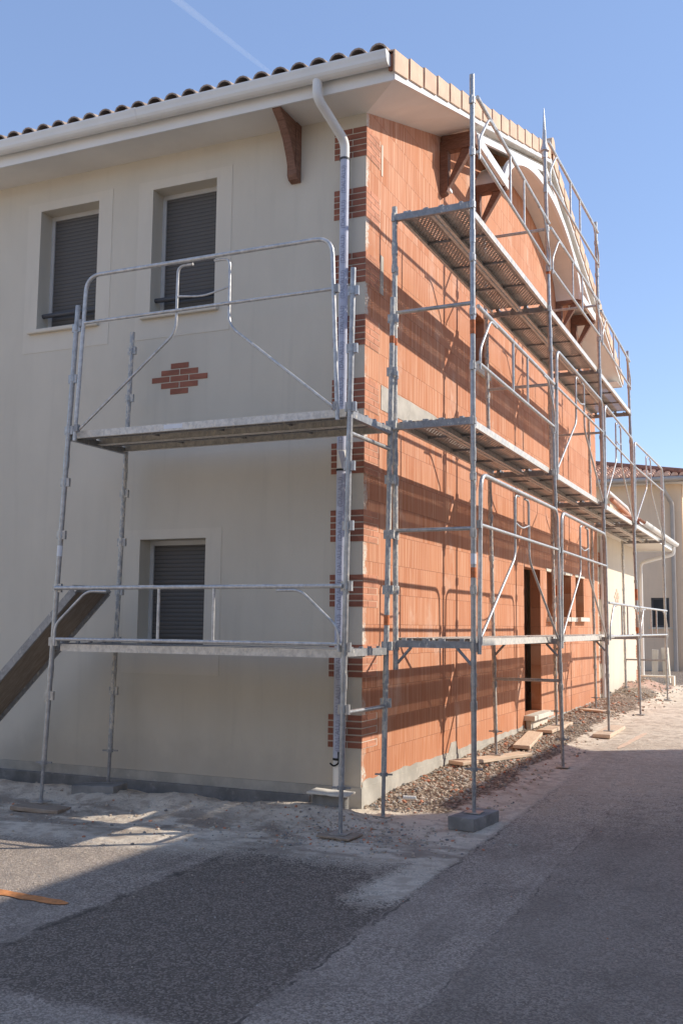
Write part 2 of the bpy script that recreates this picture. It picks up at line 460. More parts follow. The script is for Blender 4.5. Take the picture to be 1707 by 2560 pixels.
    damp = t.math('MULTIPLY', t.ramp(t.noise(t.mapping(p, (.7, 1.6, 1)), 1.9, 6, .66), .47, .60), t.math('MULTIPLY', t.ramp(y, -2.1, -1.5), t.ramp(y, -.75, -1.1)))
    sand = t.mix(t.math('MULTIPLY', damp, .8), sand, (.27, .21, .16))
    sand = t.mix(t.ramp(t.noise(p, 40, 5, .7), .56, .74, 0, .6), sand, (.40, .31, .23))
    col = t.mix(t.math('MULTIPLY', dm, .93), col, sand)
    # gravel bed
    gc = t.sep(agg2.outputs['Color'])[0]
    gv = t.mix(gc, (.22, .16, .115), (.50, .395, .30))
    gv = t.mix(t.ramp(agg2.outputs['Distance'], .35, .75, 0, .8), gv, (.085, .06, .042))
    gm = t.ramp(t.math('ADD', k[1], t.math('MULTIPLY', t.math('SUBTRACT', med, .5), .9)), .35, .62)
    col = t.mix(gm, col, gv)
    pm = t.ramp(t.math('ADD', k[2], t.math('MULTIPLY', t.math('SUBTRACT', med, .5), .8)), .3, .6)
    col = t.mix(pm, col, t.mix(t.noise(p, 30, 4), (.42, .24, .17), (.62, .44, .35)))
    h = t.math('ADD', t.math('MULTIPLY', ad, -.9), t.math('MULTIPLY', fine, .8))
    h = t.math('MULTIPLY', h, t.math('SUBTRACT', 1.0, t.math('MULTIPLY', dm, .55)))
    h2 = t.math('ADD', h, t.math('MULTIPLY', t.math('ADD', med, t.math('MULTIPLY', t.noise(p, 26, 6, .7), .8)), t.math('MULTIPLY', dm, 3.0)))
    h2 = t.math('ADD', h2, t.math('MULTIPLY', t.math('MULTIPLY', agg2.outputs['Distance'], -4.0), gm))
    m = t.fin(col, .9, t.bump(h2, .8, .009))
    me.materials.append(m)
    o = bpy.data.objects.new('ground', me); COL.objects.link(o)
    return tag(o, kind='structure')
make_ground()

# ------------------------------------------------------------------ main house
ZE = 6.343                       # eave soffit height
OV = .47                         # overhang
YR = 6.10                        # ridge
YW = 12.20                       # far end of the gable wall
FS = .3125
def zf(y):                       # lower edge of the gable fascia
    yy = y if y <= YR else 2 * YR - y
    return ZE + FS * (yy + .48)
def zw(y):                       # soffit line on the wall
    yy = y if y <= YR else 2 * YR - y
    return ZE + .352 * yy
house = empty('town_house', (0, 0, 0))
tag(house, 'two storey house with bare orange block gable and cream rendered side, under scaffolding', 'house')

ZB = -.172                       # top of the concrete base
WT = .28                         # wall thickness
WIN = [(-4.02, -3.21, 4.58, 5.975, True), (-2.493, -1.695, 4.575, 5.975, True), (-2.52, -1.724, 1.06, 2.175, False)]

def wall_grid(mb, umin, umax, vmin, vmax, holes, P, top=None):
    """front faces of a wall with rectangular holes + reveals; P(u, v, d) gives the point"""
    us = sorted({umin, umax, *[h[0] for h in holes], *[h[1] for h in holes]})
    vs = sorted({vmin, vmax, *[h[2] for h in holes], *[h[3] for h in holes]})
    for i in range(len(us) - 1):
        for j in range(len(vs) - 1):
            a, b, c, d = us[i], us[i + 1], vs[j], vs[j + 1]
            if any(h[0] <= a and b <= h[1] and h[2] <= c and d <= h[3] for h in holes): continue
            for dd in (0, WT):
                if top and j == len(vs) - 2:
                    mb.quad(P(a, c, dd), P(b, c, dd), P(b, top(b), dd), P(a, top(a), dd))
                else:
                    mb.quad(P(a, c, dd), P(b, c, dd), P(b, d, dd), P(a, d, dd))
    for (a, b, c, d) in [h[:4] for h in holes]:
        mb.quad(P(a, c, 0), P(a, d, 0), P(a, d, WT), P(a, c, WT))
        mb.quad(P(b, c, 0), P(b, c, WT), P(b, d, WT), P(b, d, 0))
        mb.quad(P(a, d, 0), P(b, d, 0), P(b, d, WT), P(a, d, WT))
        mb.quad(P(a, c, 0), P(a, c, WT), P(b, c, WT), P(b, c, 0))

XL = -9.0
mb = MB(); wall_grid(mb, XL, 0, ZB, ZE + .1, [w[:4] for w in WIN], lambda u, v, d: (u, d, v))
mb.quad((XL, 0, ZB), (XL, WT, ZB), (XL, WT, ZE), (XL, 0, ZE))
side = mb.build('rendered_wall', M['render'], house)
DOOR = (6.13, 7.17, .03, 2.21)
GW = [(7.63, 8.21, 1.45, 2.23), (8.81, 9.55, 1.46, 2.24), (9.94, 10.70, 1.47, 2.245)]
UPW = (3.64, 4.18, 4.70, 5.40)
gh = [DOOR] + GW + [UPW]
us = [0, .5, 1, 1.65, 2.5, 3.64, 4.18, 5, YR, 7, 8, 9, 10, 11, YW]
mb = MB()
P_ = lambda u, v, d: (-d * .58, u, v)
holes = gh + [(u, u, 6.0, 6.0) for u in us]      # degenerate holes only add grid lines
wall_grid(mb, .0, YW, ZB, 6.3, [h for h in gh], P_)
for i in range(len(us) - 1):
    a, b = us[i], us[i + 1]
    for d in (0, WT):
        mb.quad(P_(a, 6.3, d), P_(b, 6.3, d), P_(b, zw(b) + .06, d), P_(a, zw(a) + .06, d))
gable = mb.build('bare_block_wall', M['terracotta'], house)
tag(gable, 'bare orange hollow block gable wall')
# other walls, floors, partitions (keep the inside dark)
mb = MB()
mb.box(XL, 0 - .02, YW - .25, YW, ZB, ZE + .1).box(XL, XL + .25, WT, YW - .25, ZB, ZE + .1)
mb.build('back_wall', M['render'], house)
mb = MB()
mb.box(XL + .26, -WT - .002, WT + .002, YW - .26, -.10, .0).box(XL + .26, -WT - .002, WT + .002, YW - .26, 2.75, 2.95).box(XL + .26, -WT - .002, WT + .002, YW - .26, 6.2, 6.3)
mb.build('floor_slab', M['concrete'], house)
mb = MB()
mb.box(-3.2, -3.05, .3, YW - .3, .0, 2.75).box(-3.2, -3.05, .3, YW - .3, 2.95, 6.2).box(-3.05, -.29, 7.35, 7.45, 0, 2.75)
mb.build('partition', M['interior'], house)
# concrete base
mb = MB()
mb.box(XL, .012, -.012, .2, -.75, ZB - .001).box(-.3, .012, .2, YW, -.75, ZB - .001)
fo = mb.build('foundation', M['concrete'], house)
mb = MB().box(XL, -.5, -.05, -.013, -.75, -.265)
mb.build('footing', M['concrete_dark'], house, .01)
# splash of cement above the base on the block wall: irregular skirt 3 mm proud
mb = MB()
y = .02
while y < YW - .05:
    w = .09
    h0 = .045 + .05 * abs(nz(y, 0, 3.1)) + (.10 if 2.6 < y < 2.85 else 0)
    h1 = .045 + .05 * abs(nz(y + w, 0, 3.1)) + (.10 if 2.6 < y + w < 2.85 else 0)
    if DOOR[0] - .1 < y < DOOR[1]:
        if mb.v: mb.build('cement_skirt', M['concrete'], house); mb = MB()
    else:
        mb.prism([(y, ZB - .01), (y + w, ZB - .01), (y + w, ZB + h1), (y, ZB + h0)], 'x', .0005, .006)
    y += w
mb.build('cement_skirt', M['concrete'], house)

# windows in the rendered wall
for i, (a, b, c, d, up) in enumerate(WIN):
    w = empty('window', (a, .2, c)); w.parent = house
    fr = MB()
    fr.box(a + .001, a + .045, .185, .24, c + .001, d - .001).box(b - .045, b - .001, .185, .24, c + .001, d - .001).box(a + .045, b - .045, .185, .24, d - .05, d - .001)
    fr.build('guide_rail', M['frame_pale'], w)
    MB().box(a + .045, b - .045, .20, .225, c + .001, d - .05).build('roller_shutter', M['shutter'], w)
    if up:
        MB().tube([(a + .0, .10, c + .19), (b, .10, c + .19)], .026, 10).build('guard_bar', M['grey_bar'], w)
    s_ = MB()
    if up: s_.box(a - .10, b + .06, -.055, .19, c - .045, c + .002)
    else: s_.box(a - .02, b + .02, -.025, .19, c - .035, c + .002)
    s_.build('sill', M['render_pale'], w, .012)
    m = .185; q = .004
    sr = MB()
    lo = c - .26
    sr.box(a - m, a, -q, 0, lo, d + .10).box(b, b + m, -q, 0, lo, d + .10).box(a, b, -q, 0, lo, c - .045).box(a, b, -q, 0, d, d + .10)
    sr.build('window_surround', M['render_pale'], w)

# brick diamond
def brick_obj(mb, a, b, c, d, face, t=.005):
    if face == 'y': mb.box(a, b, -t, .001, c, d)
    else: mb.box(-.001, t, a, b, c, d)
mb = MB()
rows = [(-2.093, 1), (-2.093, 2), (-2.093, 3), (-2.093, 2), (-2.093, 1)]
zc = 3.855
for r in range(5):
    n = (1, 2, 3, 2, 1)[r]; z0 = zc + (2 - r) * .068
    for k in range(n):
        cx = -2.093 + (k - (n - 1) / 2) * .232
        mb.box(cx - .109, cx + .109, -.006, .001, z0 - .0285, z0 + .0285)
o = mb.build('brick_diamond', M['brick'], house, .002)
tag(o, 'small diamond of red bricks set in the cream wall')

# brick quoins: ten blocks up the corner, each wrapped round both faces
QZ = [6.205, 5.585, 4.925, 4.30, 3.675, 3.05, 2.40, 1.785, 1.13, .482]
rq = random.Random(3)
for i, zt in enumerate(QZ):
    q = empty('brick_quoin', (0, 0, zt - .3)); q.parent = house
    mb = MB()
    for r in range(5):
        z1 = zt - r * .0625; z0 = z1 - .050
        if r % 2 == 0: segs = [(-.338, -.262), (-.250, -.150), (-.138, -.0005)]
        else: segs = [(-.338, -.240), (-.228, .0 - .0005)]
        for (a, b) in segs: mb.box(a, b, -.006, .001, z0, z1)
        mb.cur = 1
        if r % 2 == 0: segs = [(0.0005, .108), (.117, .345 + rq.uniform(-.01, .01))]
        else: segs = [(0.0005, .222), (.231, .365 + rq.uniform(-.015, .015))]
        for (a, b) in segs: mb.box(.001, .006, a, b, z0, z1 + .003)
        mb.cur = 0
    mb.build('brick_course', [M['brick'], M['brick_lighter']], q)
    MB().box(-.0005, .003, .0015, .372, zt - .305, zt + .004).build('bed_mortar', M['brick_mortar'] if i < 9 else M['mortar'], q)

# concrete ring beam strip and dabs of mortar on the block wall
mb = MB()
pts_t = []; y = .42
while y < 3.6:
    pts_t.append((y, 3.69 + .012 * nz(y, 1, 2.5))); y += .1
pts_b = [(yy, 3.445 + .012 * nz(yy, 5, 2.1)) for (yy, _) in pts_t]
mb.prism(pts_b + pts_t[::-1], 'x', .0005, .005)
mb.build('ring_beam', M['concrete'], house)
MB().box(.0005, .006, .378, .46, 4.62, 5.02).build('mortar_dab', M['concrete'], house)
MB().box(.0005, .006, .395, .425, 5.86, 6.19).build('mortar_dab', M['mortar'], house)

# door opening: threshold; three small window openings: sills, lintels
MB().box(-.15, .16, 6.05, 7.30, -.045, .028).build('door_threshold', M['stone_sill'], house, .006)
MB().box(.0125, .09, 6.12, 7.2, -.3, -.05).build('threshold_block', M['mortar'], house, .006)
for (a, b, c, d) in GW:
    MB().box(-.15, .10, a - .03, b + .05, c - .045, c + .03).build('window_sill', M['stone_sill'], house, .005)
    MB().box(-.05, .012, a - .06, b + .06, d - .01, d + .035).build('lintel', M['mortar'], house)
MB().box(-.15, .05, UPW[0] - .1, UPW[1] + .06, UPW[2] - .11, UPW[2]).build('window_sill', M['stone_sill'], house, .005)
# thin drip profile inside the door opening
MB().box(-.125, -.11, 6.50, 6.525, .03, 2.2).build('door_post', M['frame_pale'], house)

# soffits, fascias
mb = MB()
mb.quad((XL, -.47, ZE), (OV, -.47, ZE), (0.004, .0, ZE), (XL, .0, ZE))
mb.quad((XL, -.47, ZE + .02), (OV, -.47, ZE + .02), (0.004, .0, ZE + .02), (XL, .0, ZE + .02))
mb.build('eave_soffit', M['soffit'], house)
mb = MB()
ys = [-.47, 0, .8, 1.65, 2.5, 3.5, 4.5, 5.3, YR, 6.9, 7.7, 8.7, 9.7, 10.6, 11.4, 12.2, 12.67]
for a, b in zip(ys[:-1], ys[1:]):
    wa = zw(max(0, min(YW, a))) if 0 <= a <= YW else ZE
    wb = zw(max(0, min(YW, b))) if 0 <= b <= YW else ZE
    xa = 0.001 if 0 <= a <= YW else OV - .001; xb = .001 if 0 <= b <= YW else OV - .001
    mb.quad((xa, a, wa), (OV, a, zf(a) + .004), (OV, b, zf(b) + .004), (xb, b, wb))
gs = mb.build('gable_soffit', M['soffit'], house)
mb = MB().box(XL, OV, -.49, -.4705, ZE - .015, ZE + .125)
mb.build('eave_fascia', M['white'], house)
mb = MB().box(XL, OV, 12.6705, 12.69, ZE - .015, ZE + .125).box(XL, OV, YW, 12.67, ZE + .002, ZE + .012)
mb.build('eave_fascia', M['white'], house)
for (ya, yb) in ((-.49, YR), (12.69, YR)):
    mb = MB()
    sg = 1 if yb > ya else -1
    mb.prism([(ya, zf(ya) - .008), (yb, zf(yb) - .008), (yb, zf(yb) + .075), (ya, zf(ya) + .075)], 'x', OV + .0005, OV + .02)
    mb.build('gable_fascia', M['white'], house)

# roof: two corrugated slopes of barrel tiles
def roof_slope(x0, x1, ya, za, yb, zb, pitch=.205, r=.084, seg=.36, under=True):
    """barrel-tile slope from the eave (ya, za) up to the ridge (yb, zb)"""
    mb = MB(); d = Vector((0, yb - ya, zb - za)); L = d.length; d.normalize(); nrm = Vector((0, -d.z, d.y))
    if nrm.z < 0: nrm = -nrm
    n = int((x1 - x0) / pitch); ns = int(L / seg)
    A = 7
    for i in range(n):
        cx = x1 - .09 - i * pitch
        for j in range(ns):
            s0 = j * seg; s1 = min(L, s0 + seg + .05)
            ra, rb = r + .008, r - .006
            vs = []
            for (s, rr, lift) in ((s0, ra, .012), (s1, rb, .0)):
                for k in range(A + 1):
                    a = math.pi * k / A
                    vs.append(Vector((cx + rr * math.cos(a), ya, za)) + d * s + nrm * (rr * math.sin(a) * .95 + lift))
            fs = [[k, k + 1, A + 2 + k, A + 1 + k] for k in range(A)]
            mb._add(vs, fs, True)
            if j == 0:   # thickness of the front tile
                vi = []
                for (s, q) in ((s0, ra), (s0, ra - .016), (s0 + .2, ra - .018)):
                    for k in range(A + 1):
                        a = math.pi * k / A
                        vi.append(Vector((cx + q * math.cos(a), ya, za)) + d * s + nrm * (q * math.sin(a) * .95 + .012))
                mb._add(vi, [[k, k + 1, A + 2 + k, A + 1 + k] for k in range(A)])
                mb._add(vi, [[A + 1 + k, A + 2 + k, 2 * A + 3 + k, 2 * A + 2 + k] for k in range(A)], True)
    if under:
        a = Vector((x0, ya, za)); b = Vector((x1, ya, za)); c = b + d * L; e = a + d * L
        mb.quad(a, b, c, e); q = nrm * -.03
        mb.quad(a + q, b + q, c + q, e + q); mb.quad(a, b, b + q, a + q)
    return mb
ZT = 6.556
ZRG = ZT + .3125 * (YR + .58)
roof_slope(XL, .45, -.58, ZT, YR, ZRG).build('roof_slope', M['roof'], house)
roof_slope(XL, .45, 12.78, ZT, YR, ZRG).build('roof_slope', M['roof'], house)
MB().tube([(XL, YR, ZRG + .02), (.42, YR, ZRG + .02)], .11, 12).build('ridge_tile', M['roof'], house)
# verge tiles along both gable edges
def verge(ya, sg, n, pitch):
    for k in range(n):
        y0 = ya + sg * k * pitch; y1 = y0 + sg * (pitch - .055)
        zb0, zb1 = zf(y0) + .068, zf(y1) + .068
        ext = .012
        mb = MB()
        dz = (zf(y1) - zf(y0))
        pl = [(y0, zb0 - ext), (y1, zb1 - ext - .012), (y1, zb1 + .178), (y0, zb0 + .205)]
        mb.prism(pl, 'x', OV + .021, OV + .04)
        mb.prism([(y0, zb0 + .190), (y1, zb1 + .163), (y1, zb1 + .178), (y0, zb0 + .2055)], 'x', OV - .17, OV + .021)
        mb.build('verge_tile', M['verge'], house, .004)
verge(-.545, 1, 16, .4135)
verge(2 * YR + .545, -1, 16, .4135)
for (ya, yb) in ((-.53, YR), (12.73, YR)):
    mb = MB().prism([(ya, zf(ya) + .076), (yb, zf(yb) + .076), (yb, zf(yb) + .235), (ya, zf(ya) + .235)], 'x', OV - .03, OV + .012)
    mb.build('verge_batten', M['tile_edge'], house)
mb = MB().tube([(OV - .3, YR, ZRG + .02), (OV + .06, YR, ZRG + .02)], .12, 14)
mb.build('ridge_end_tile', M['verge'], house)

# gutter (moulded half round trough) and downpipe
def gutter(x0, x1, yb, zt, r=.070, name='gutter', parent=house):
    prof = []
    for k in range(9):
        a = math.pi + math.pi * k / 8
        prof.append((yb - .085 + r * math.cos(a), zt - .055 + r * math.sin(a) * 1.05))
    prof = [(yb - .085 - r, zt)] + prof + [(yb - .085 + r, zt)]
    prof = prof[:1] + [(yb - .085 - r - .012, zt - .004), (yb - .085 - r - .012, zt - .02)] + prof[1:]
    inner = [(yb - .085 + (a - (yb - .085)) * .93, b + .004) for (a, b) in prof]
    loop = prof + inner[::-1]
    mb = MB().prism(loop, 'x', x0, x1)
    o = mb.build(name, M['white_pvc'], parent)
    return prof
pr = gutter(XL, .455, -.492, 6.552)
for gx in (-2.35, -6.35):
    pc = [(-.577 + (a + .577) * 1.05, 6.49 + (b - 6.49) * 1.05) for (a, b) in pr]
    MB().prism(pc + [(a, b + .004) for (a, b) in pr[::-1]], 'x', gx - .06, gx + .06).build('gutter_joint', M['white_pvc'], house)
MB().prism(pr, 'x', .4555, .462).build('gutter_end', M['white_pvc'], house)
dp = empty('downpipe', (-.185, -.1, -.14)); dp.parent = house
R_ = .047
pts = fillet([(-.265, -.575, 6.44), (-.265, -.575, 6.27), (-.185, -.1, 6.03), (-.185, -.1, 5.84)], .09, 6)
MB().tube(pts, R_, 14).build('swan_neck', M['white_pvc'], dp)
# filmed straight pipe in two lengths with a bare joint between
MB().tube([(-.185, -.1, 5.86), (-.187, -.1, 2.96)], R_ - .002, 16).build('pipe', M['film'], dp)
MB().tube([(-.187, -.1, 2.77), (-.192, -.1, .10)], R_ - .002, 16).build('pipe', M['film'], dp)
MB().tube([(-.187, -.1, 2.96), (-.187, -.1, 2.77)], R_ - .0035, 16).build('bare_joint', M['white_pvc'], dp)
MB().tube([(-.192, -.1, .10), (-.192, -.1, -.30)], R_ - .003, 16).build('pipe_foot', M['white_pvc'], dp)
for zz in (5.86, 2.78, .1):
    MB().tube([(-.187, -.1, zz), (-.187, -.1, zz - .02)], R_ + .004, 16).build('pipe_clip', M['black'] if zz < 5 else M['grey_bar'], dp)
# torn strip of film flapping at the joint
mb = MB()
for k in range(6):
    z0 = 2.95 - k * .03
    mb.quad((-.20 + .01 * k, -.15 - .006 * k, z0), (-.14 + .012 * k, -.145 - .01 * k, z0 - .01), (-.14 + .012 * (k + 1), -.145 - .01 * (k + 1), z0 - .04), (-.20 + .01 * (k + 1), -.15 - .006 * (k + 1), z0 - .03))
sol = mb.build('torn_film', M['film'], dp)
sd = sol.modifiers.new('t', 'SOLIDIFY'); sd.thickness = .002

def lettering(text, size, name, mat, parent, place, cuts=2):
    cu = bpy.data.curves.new(name, 'FONT'); cu.body = text; cu.size = size; cu.align_x = 'LEFT'; cu.align_y = 'CENTER'
    tmp = bpy.data.objects.new(name, cu); COL.objects.link(tmp)
    dg = bpy.context.evaluated_depsgraph_get()
    me = bpy.data.meshes.new_from_object(tmp.evaluated_get(dg))
    COL.objects.unlink(tmp); bpy.data.objects.remove(tmp)
    bm = bmesh.new(); bm.from_mesh(me)
    if cuts:
        bmesh.ops.triangulate(bm, faces=bm.faces)
        bmesh.ops.subdivide_edges(bm, edges=bm.edges, cuts=cuts, use_grid_fill=True)
    for v in bm.verts: v.co = place(v.co.copy())
    bm.to_mesh(me); bm.free()
    me.materials.clear(); me.materials.append(mat)
    o = bpy.data.objects.new(name, me); COL.objects.link(o); o.parent = parent
    o.matrix_parent_inverse = Matrix.Translation(-Vector(parent.location))
    return o
def on_pipe(z0, up=True):
    def f(c):
        r = R_ + .0012
        a = c.y / r + .30              # round the pipe, turned a little to the street
        s = 1 if up else -1
        return Vector((-.188 - .000 + r * math.sin(-s * c.y / r + .25), -.1 - r * math.cos(-s * c.y / r + .25), z0 + s * c.x))
    return f
for z0, n in ((3.02, 8), (.16, 8)):
    for k in range(n):
        z = z0 + k * (.352 if z0 > 1 else .322)
        lettering("(DAL'ALU)", .062, 'film_lettering', M['film_text'], dp, on_pipe(z))

# timber brackets
def bracket(px, side):
    """side 'y': on the rendered wall at x = px; side 'x': on the gable at y = px"""
    b = empty('timber_bracket'); 
    b.parent = house
    def pt(a, out, z): return (px + a, -out, z) if side == 'y' else (out, px + a, z)
    zt = ZE - .002 if side == 'y' else 7.06
    def prismp(poly, w0, w1, name):
        mb = MB()
        n = len(poly)
        vs = [pt(w0, o, z) for (o, z) in poly] + [pt(w1, o, z) for (o, z) in poly]
        fs = [list(range(n)), list(range(n, 2 * n))[::-1]] + [[k, (k + 1) % n, n + (k + 1) % n, n + k] for k in range(n)]
        mb._add(vs, fs); return mb.build(name, M['timber'], b, .006)
    if side == 'y':
        prismp([(.001, 5.74), (.075, 5.755), (.105, 5.80), (.105, zt), (.001, zt)], -.055, .055, 'wall_post')
        prismp([(.106, 5.84), (.15, 5.96), (.235, 6.12), (.345, 6.24), (.46, zt - .02), (.46, zt), (.106, zt)], -.045, .045, 'strut')
    else:
        prismp([(.001, 6.40), (.07, 6.42), (.10, 6.47), (.10, zt - .12), (.001, zt - .12)], -.055, .055, 'wall_post')
        prismp([(.001, zt - .12), (.40, zt - .12), (.44, zt - .09), (.44, zt), (.001, zt)], -.055, .055, 'arm')
        prismp([(.101, 6.58), (.101, 6.48), (.39, zt - .121), (.27, zt - .121)], -.04, .04, 'strut')
        MB().box(.07, .125, px - .045, px + .045, 6.44, 6.475).build('strut_foot', M['white'], b)
bracket(-.765, 'y')
for py in (2.30, 3.62, 8.62, 9.92): bracket(py, 'x')
# stained end of the purlin above the first bracket
# white tie beams, rake boards and the arch hung below the gable soffit
MB().box(.41, .455, 2.33, 3.70, 6.985, 7.115).build('tie_beam', M['white'], house, .004)
MB().box(.41, .455, 8.54, 9.90, 6.985, 7.115).build('tie_beam', M['white'], house, .004)
for (ya, yb) in ((2.33, YR), (9.9, YR)):
    MB().prism([(ya, zf(ya) - .165), (yb, zf(yb) - .165), (yb, zf(yb) - .085), (ya, zf(ya) - .085)], 'x', .39, .43).build('rake_board', M['white'], house)
    MB().prism([(ya, zf(ya) - .085), (yb, zf(yb) - .085), (yb, zf(yb) - .012), (ya, zf(ya) - .012)], 'x', .33, .36).build('rake_batten', M['white'], house)
for py in (2.30, 9.92):
    MB().box(.02, .43, py - .05, py + .05, 7.0605, zw(py) - .02).build('purlin', M['timber'], house)
N = 40
arch_o = []; arch_i = []
for k in range(N + 1):
    a = math.pi * k / N
    arch_o.append((YR - 2.60 * math.cos(a), 6.99 + 1.05 * math.sin(a) ** 1.18))
    arch_i.append((YR - 2.46 * math.cos(a), 6.99 + .93 * math.sin(a) ** 1.18))
mb = MB()
for k in range(N):
    (a, b), (c, d), (e, f), (g, h) = arch_o[k], arch_o[k + 1], arch_i[k], arch_i[k + 1]
    for x in (.395, .445):
        mb.quad((x, a, b), (x, c, d), (x, g, h), (x, e, f))
    mb.quad((.395, a, b), (.445, a, b), (.445, c, d), (.395, c, d))
    mb.quad((.395, e, f), (.445, e, f), (.445, g, h), (.395, g, h))
mb.build('arch_board', M['white'], house)
mb = MB()
for k in range(N):
    (e, f), (g, h) = arch_i[k], arch_i[k + 1]
    for o_ in (.012, .03): mb.quad((.004, e, f + o_), (.394, e, f + o_), (.394, g, h + o_), (.004, g, h + o_))
mb.build('arch_vault', M['soffit'], house)
for p in ((YR - 2.55), (YR + 2.55)):
    pass

# ------------------------------------------------------------------ low wing beyond
wing = empty('low_wing', (0, 12.25, -.15))
tag(wing, 'low cream rendered annex with white eaves at the far end of the orange gable', 'house')
WY0, WY1 = YW + .005, 17.65
MB().box(-5, -.004, WY0, WY1, -.3, 3.45).build('wall', M['render_wing'], wing)
WX = .82; WZ = 3.42
MB().box(-.003, WX, WY0, 18.15, WZ - .14, WZ - .125).build('soffit', M['soffit'], wing)
MB().box(WX, WX + .02, WY0, 18.17, WZ - .16, WZ - .02).build('fascia', M['white'], wing)
MB().box(-5, WX, 18.151, 18.17, WZ - .16, WZ + .0).build('fascia', M['white'], wing)
MB().box(-5, WX, WY1, 18.15, WZ - .145, WZ - .128).build('soffit', M['soffit'], wing)
# gutter along y
prof = []
for k in range(9):
    a = math.pi + math.pi * k / 8
    prof.append((WX + .09 + .07 * math.cos(a), WZ + .03 + .075 * math.sin(a)))
MB().prism(prof + [(p[0], p[1] + .006) for p in prof[::-1]], 'y', WY0, 18.2).build('gutter', M['white_pvc'], wing)
mb = MB()
for i in range(29):
    cy = WY0 + .12 + i * .205; A = 6
    for j in range(9):
        s0 = j * .4; s1 = s0 + .45; vs = []
        for (s, r, l) in ((s0, .086, .012), (s1, .07, 0)):
            for k in range(A + 1):
                a = math.pi * k / A
                vs.append((WX + .03 - s * .95, cy + r * math.cos(a), WZ + .01 + s * .31 + r * math.sin(a) + l))
        mb._add(vs, [[k, k + 1, A + 2 + k, A + 1 + k] for k in range(A)], True)
mb.quad((WX, WY0, WZ), (WX, 18.17, WZ), (WX - 3.4, 18.17, WZ + 1.1), (WX - 3.4, WY0, WZ + 1.1))
mb.build('roof', M['roof_bg'], wing)
for (yy, side_) in ((WY0 + .08, 1), (WY1 - .37, 1)):
    for zt in (2.85, 2.2, 1.55, .9, .3):
        mb = MB()
        for r in range(5):
            z1 = zt - r * .063
            w = .34 if r % 2 else .27
            mb.box(-.001, .006, yy, yy + w * .5, z1 - .05, z1); mb.box(-.001, .006, yy + w * .5 + .012, yy + w, z1 - .05, z1)
        mb.build('brick_quoin', M['brick_lighter'], wing)
mb = MB()
for r in range(5):
    n = (1, 2, 3, 2, 1)[r]
    for k in range(n):
        cy = 14.55 + (k - (n - 1) / 2) * .24
        mb.box(-.001, .006, cy - .105, cy + .105, 2.0 + (2 - r) * .075 - .03, 2.0 + (2 - r) * .075 + .03)
mb.build('brick_diamond', M['brick_pale'], wing)
wd = fillet([(WX + .05, 17.95, WZ - .05), (WX + .05, 17.95, WZ - .25), (.09, 17.72, 2.95), (.09, 17.72, -.15)], .1, 5)
MB().tube(wd, .045, 10).build('downpipe', M['white_pvc'], wing)
MB().tube([(.05, 12.42, 3.2), (.05, 12.42, -.15)], .045, 10).build('downpipe', M['white_pvc'], wing)
MB().box(.02, .14, 17.6, 17.75, 1.58, 1.72).build('outlet_box', M['galv_dark'], wing)

# short canopy end between gable and wing
can = empty('canopy_end', (.2, 12.7, 3.9))
tag(can, 'short clay tile edge with white flashing above the annex roof', 'canopy')
MB().tube([(.28, 12.35, 3.93), (.34, 14.2, 3.80)], .048, 10).build('tile_row', M['roof_bg'], can)
MB().tube(fillet([(.22, 12.3, 4.08), (.30, 14.3, 3.95), (.34, 14.6, 3.72)], .2, 5), .045, 8).build('flashing', M['white_pvc'], can)
MB().box(-.6, .26, 12.25, 14.2, 3.6, 3.84).build('cheek', M['render_bg'], can)

# ------------------------------------------------------------------ beige house behind
bh = empty('beige_house', (-6, 34, -.2))
tag(bh, 'beige house with terracotta hipped roof at the far end of the lane', 'house')
BX, BY, BZ = -.05, 29.5, 6.55
mb = MB(); W_ = (-1.19, -.56, 1.36, 2.42)
wt0 = WT; wall_grid(mb, -12, BX, -.6, BZ, [W_], lambda u, v, d: (u, BY + d * .5, v))
mb.box(-12, BX, BY + .3, 41, -.6, BZ)
mb.build('wall', M['render_bg'], bh)
bw = empty('window', (-.87, BY + .1, 1.4)); bw.parent = bh; bw.matrix_parent_inverse = Matrix.Translation(-Vector(bh.location))
MB().box(W_[0], W_[0] + .07, BY + .06, BY + .12, W_[2], W_[3]).box(W_[1] - .07, W_[1], BY + .06, BY + .12, W_[2], W_[3]).box(W_[0] + .07, W_[1] - .07, BY + .06, BY + .12, W_[3] - .07, W_[3]).box(W_[0] + .07, W_[1] - .07, BY + .06, BY + .12, W_[2], W_[2] + .07).build('frame', M['grey_bar'], bw)
MB().box(W_[0] + .07, W_[1] - .07, BY + .08, BY + .095, W_[2] + .07, W_[3] - .07).build('pane', M['glass_dark'], bw)
MB().box(W_[0] - .1, W_[1] + .1, BY - .06, BY + .05, W_[2] - .06, W_[2]).build('sill', M['render_pale'], bw)
EO = .55
MB().box(-12, BX + EO, BY - EO, BY - .001, BZ - .02, BZ).build('soffit', M['soffit'], bh)
MB().box(BX + .001, BX + EO, BY, 41, BZ - .02, BZ).build('soffit', M['soffit'], bh)
MB().tube([(-12, BY - EO - .07, BZ + .10), (BX + EO + .1, BY - EO - .07, BZ + .10)], .085, 10).build('gutter', M['pipe_grey'], bh)
MB().box(-12, BX + EO, BY - EO - .02, BY - EO, BZ - .03, BZ + .16).build('fascia', M['pipe_grey'], bh)
MB().tube(fillet([(-.62, BY - EO, BZ + .05), (-.62, BY - EO, BZ - .25), (-.36, BY - .12, BZ - .75), (-.36, BY - .12, -.3)], .15, 4), .08, 10).build('downpipe', M['pipe_grey'], bh)
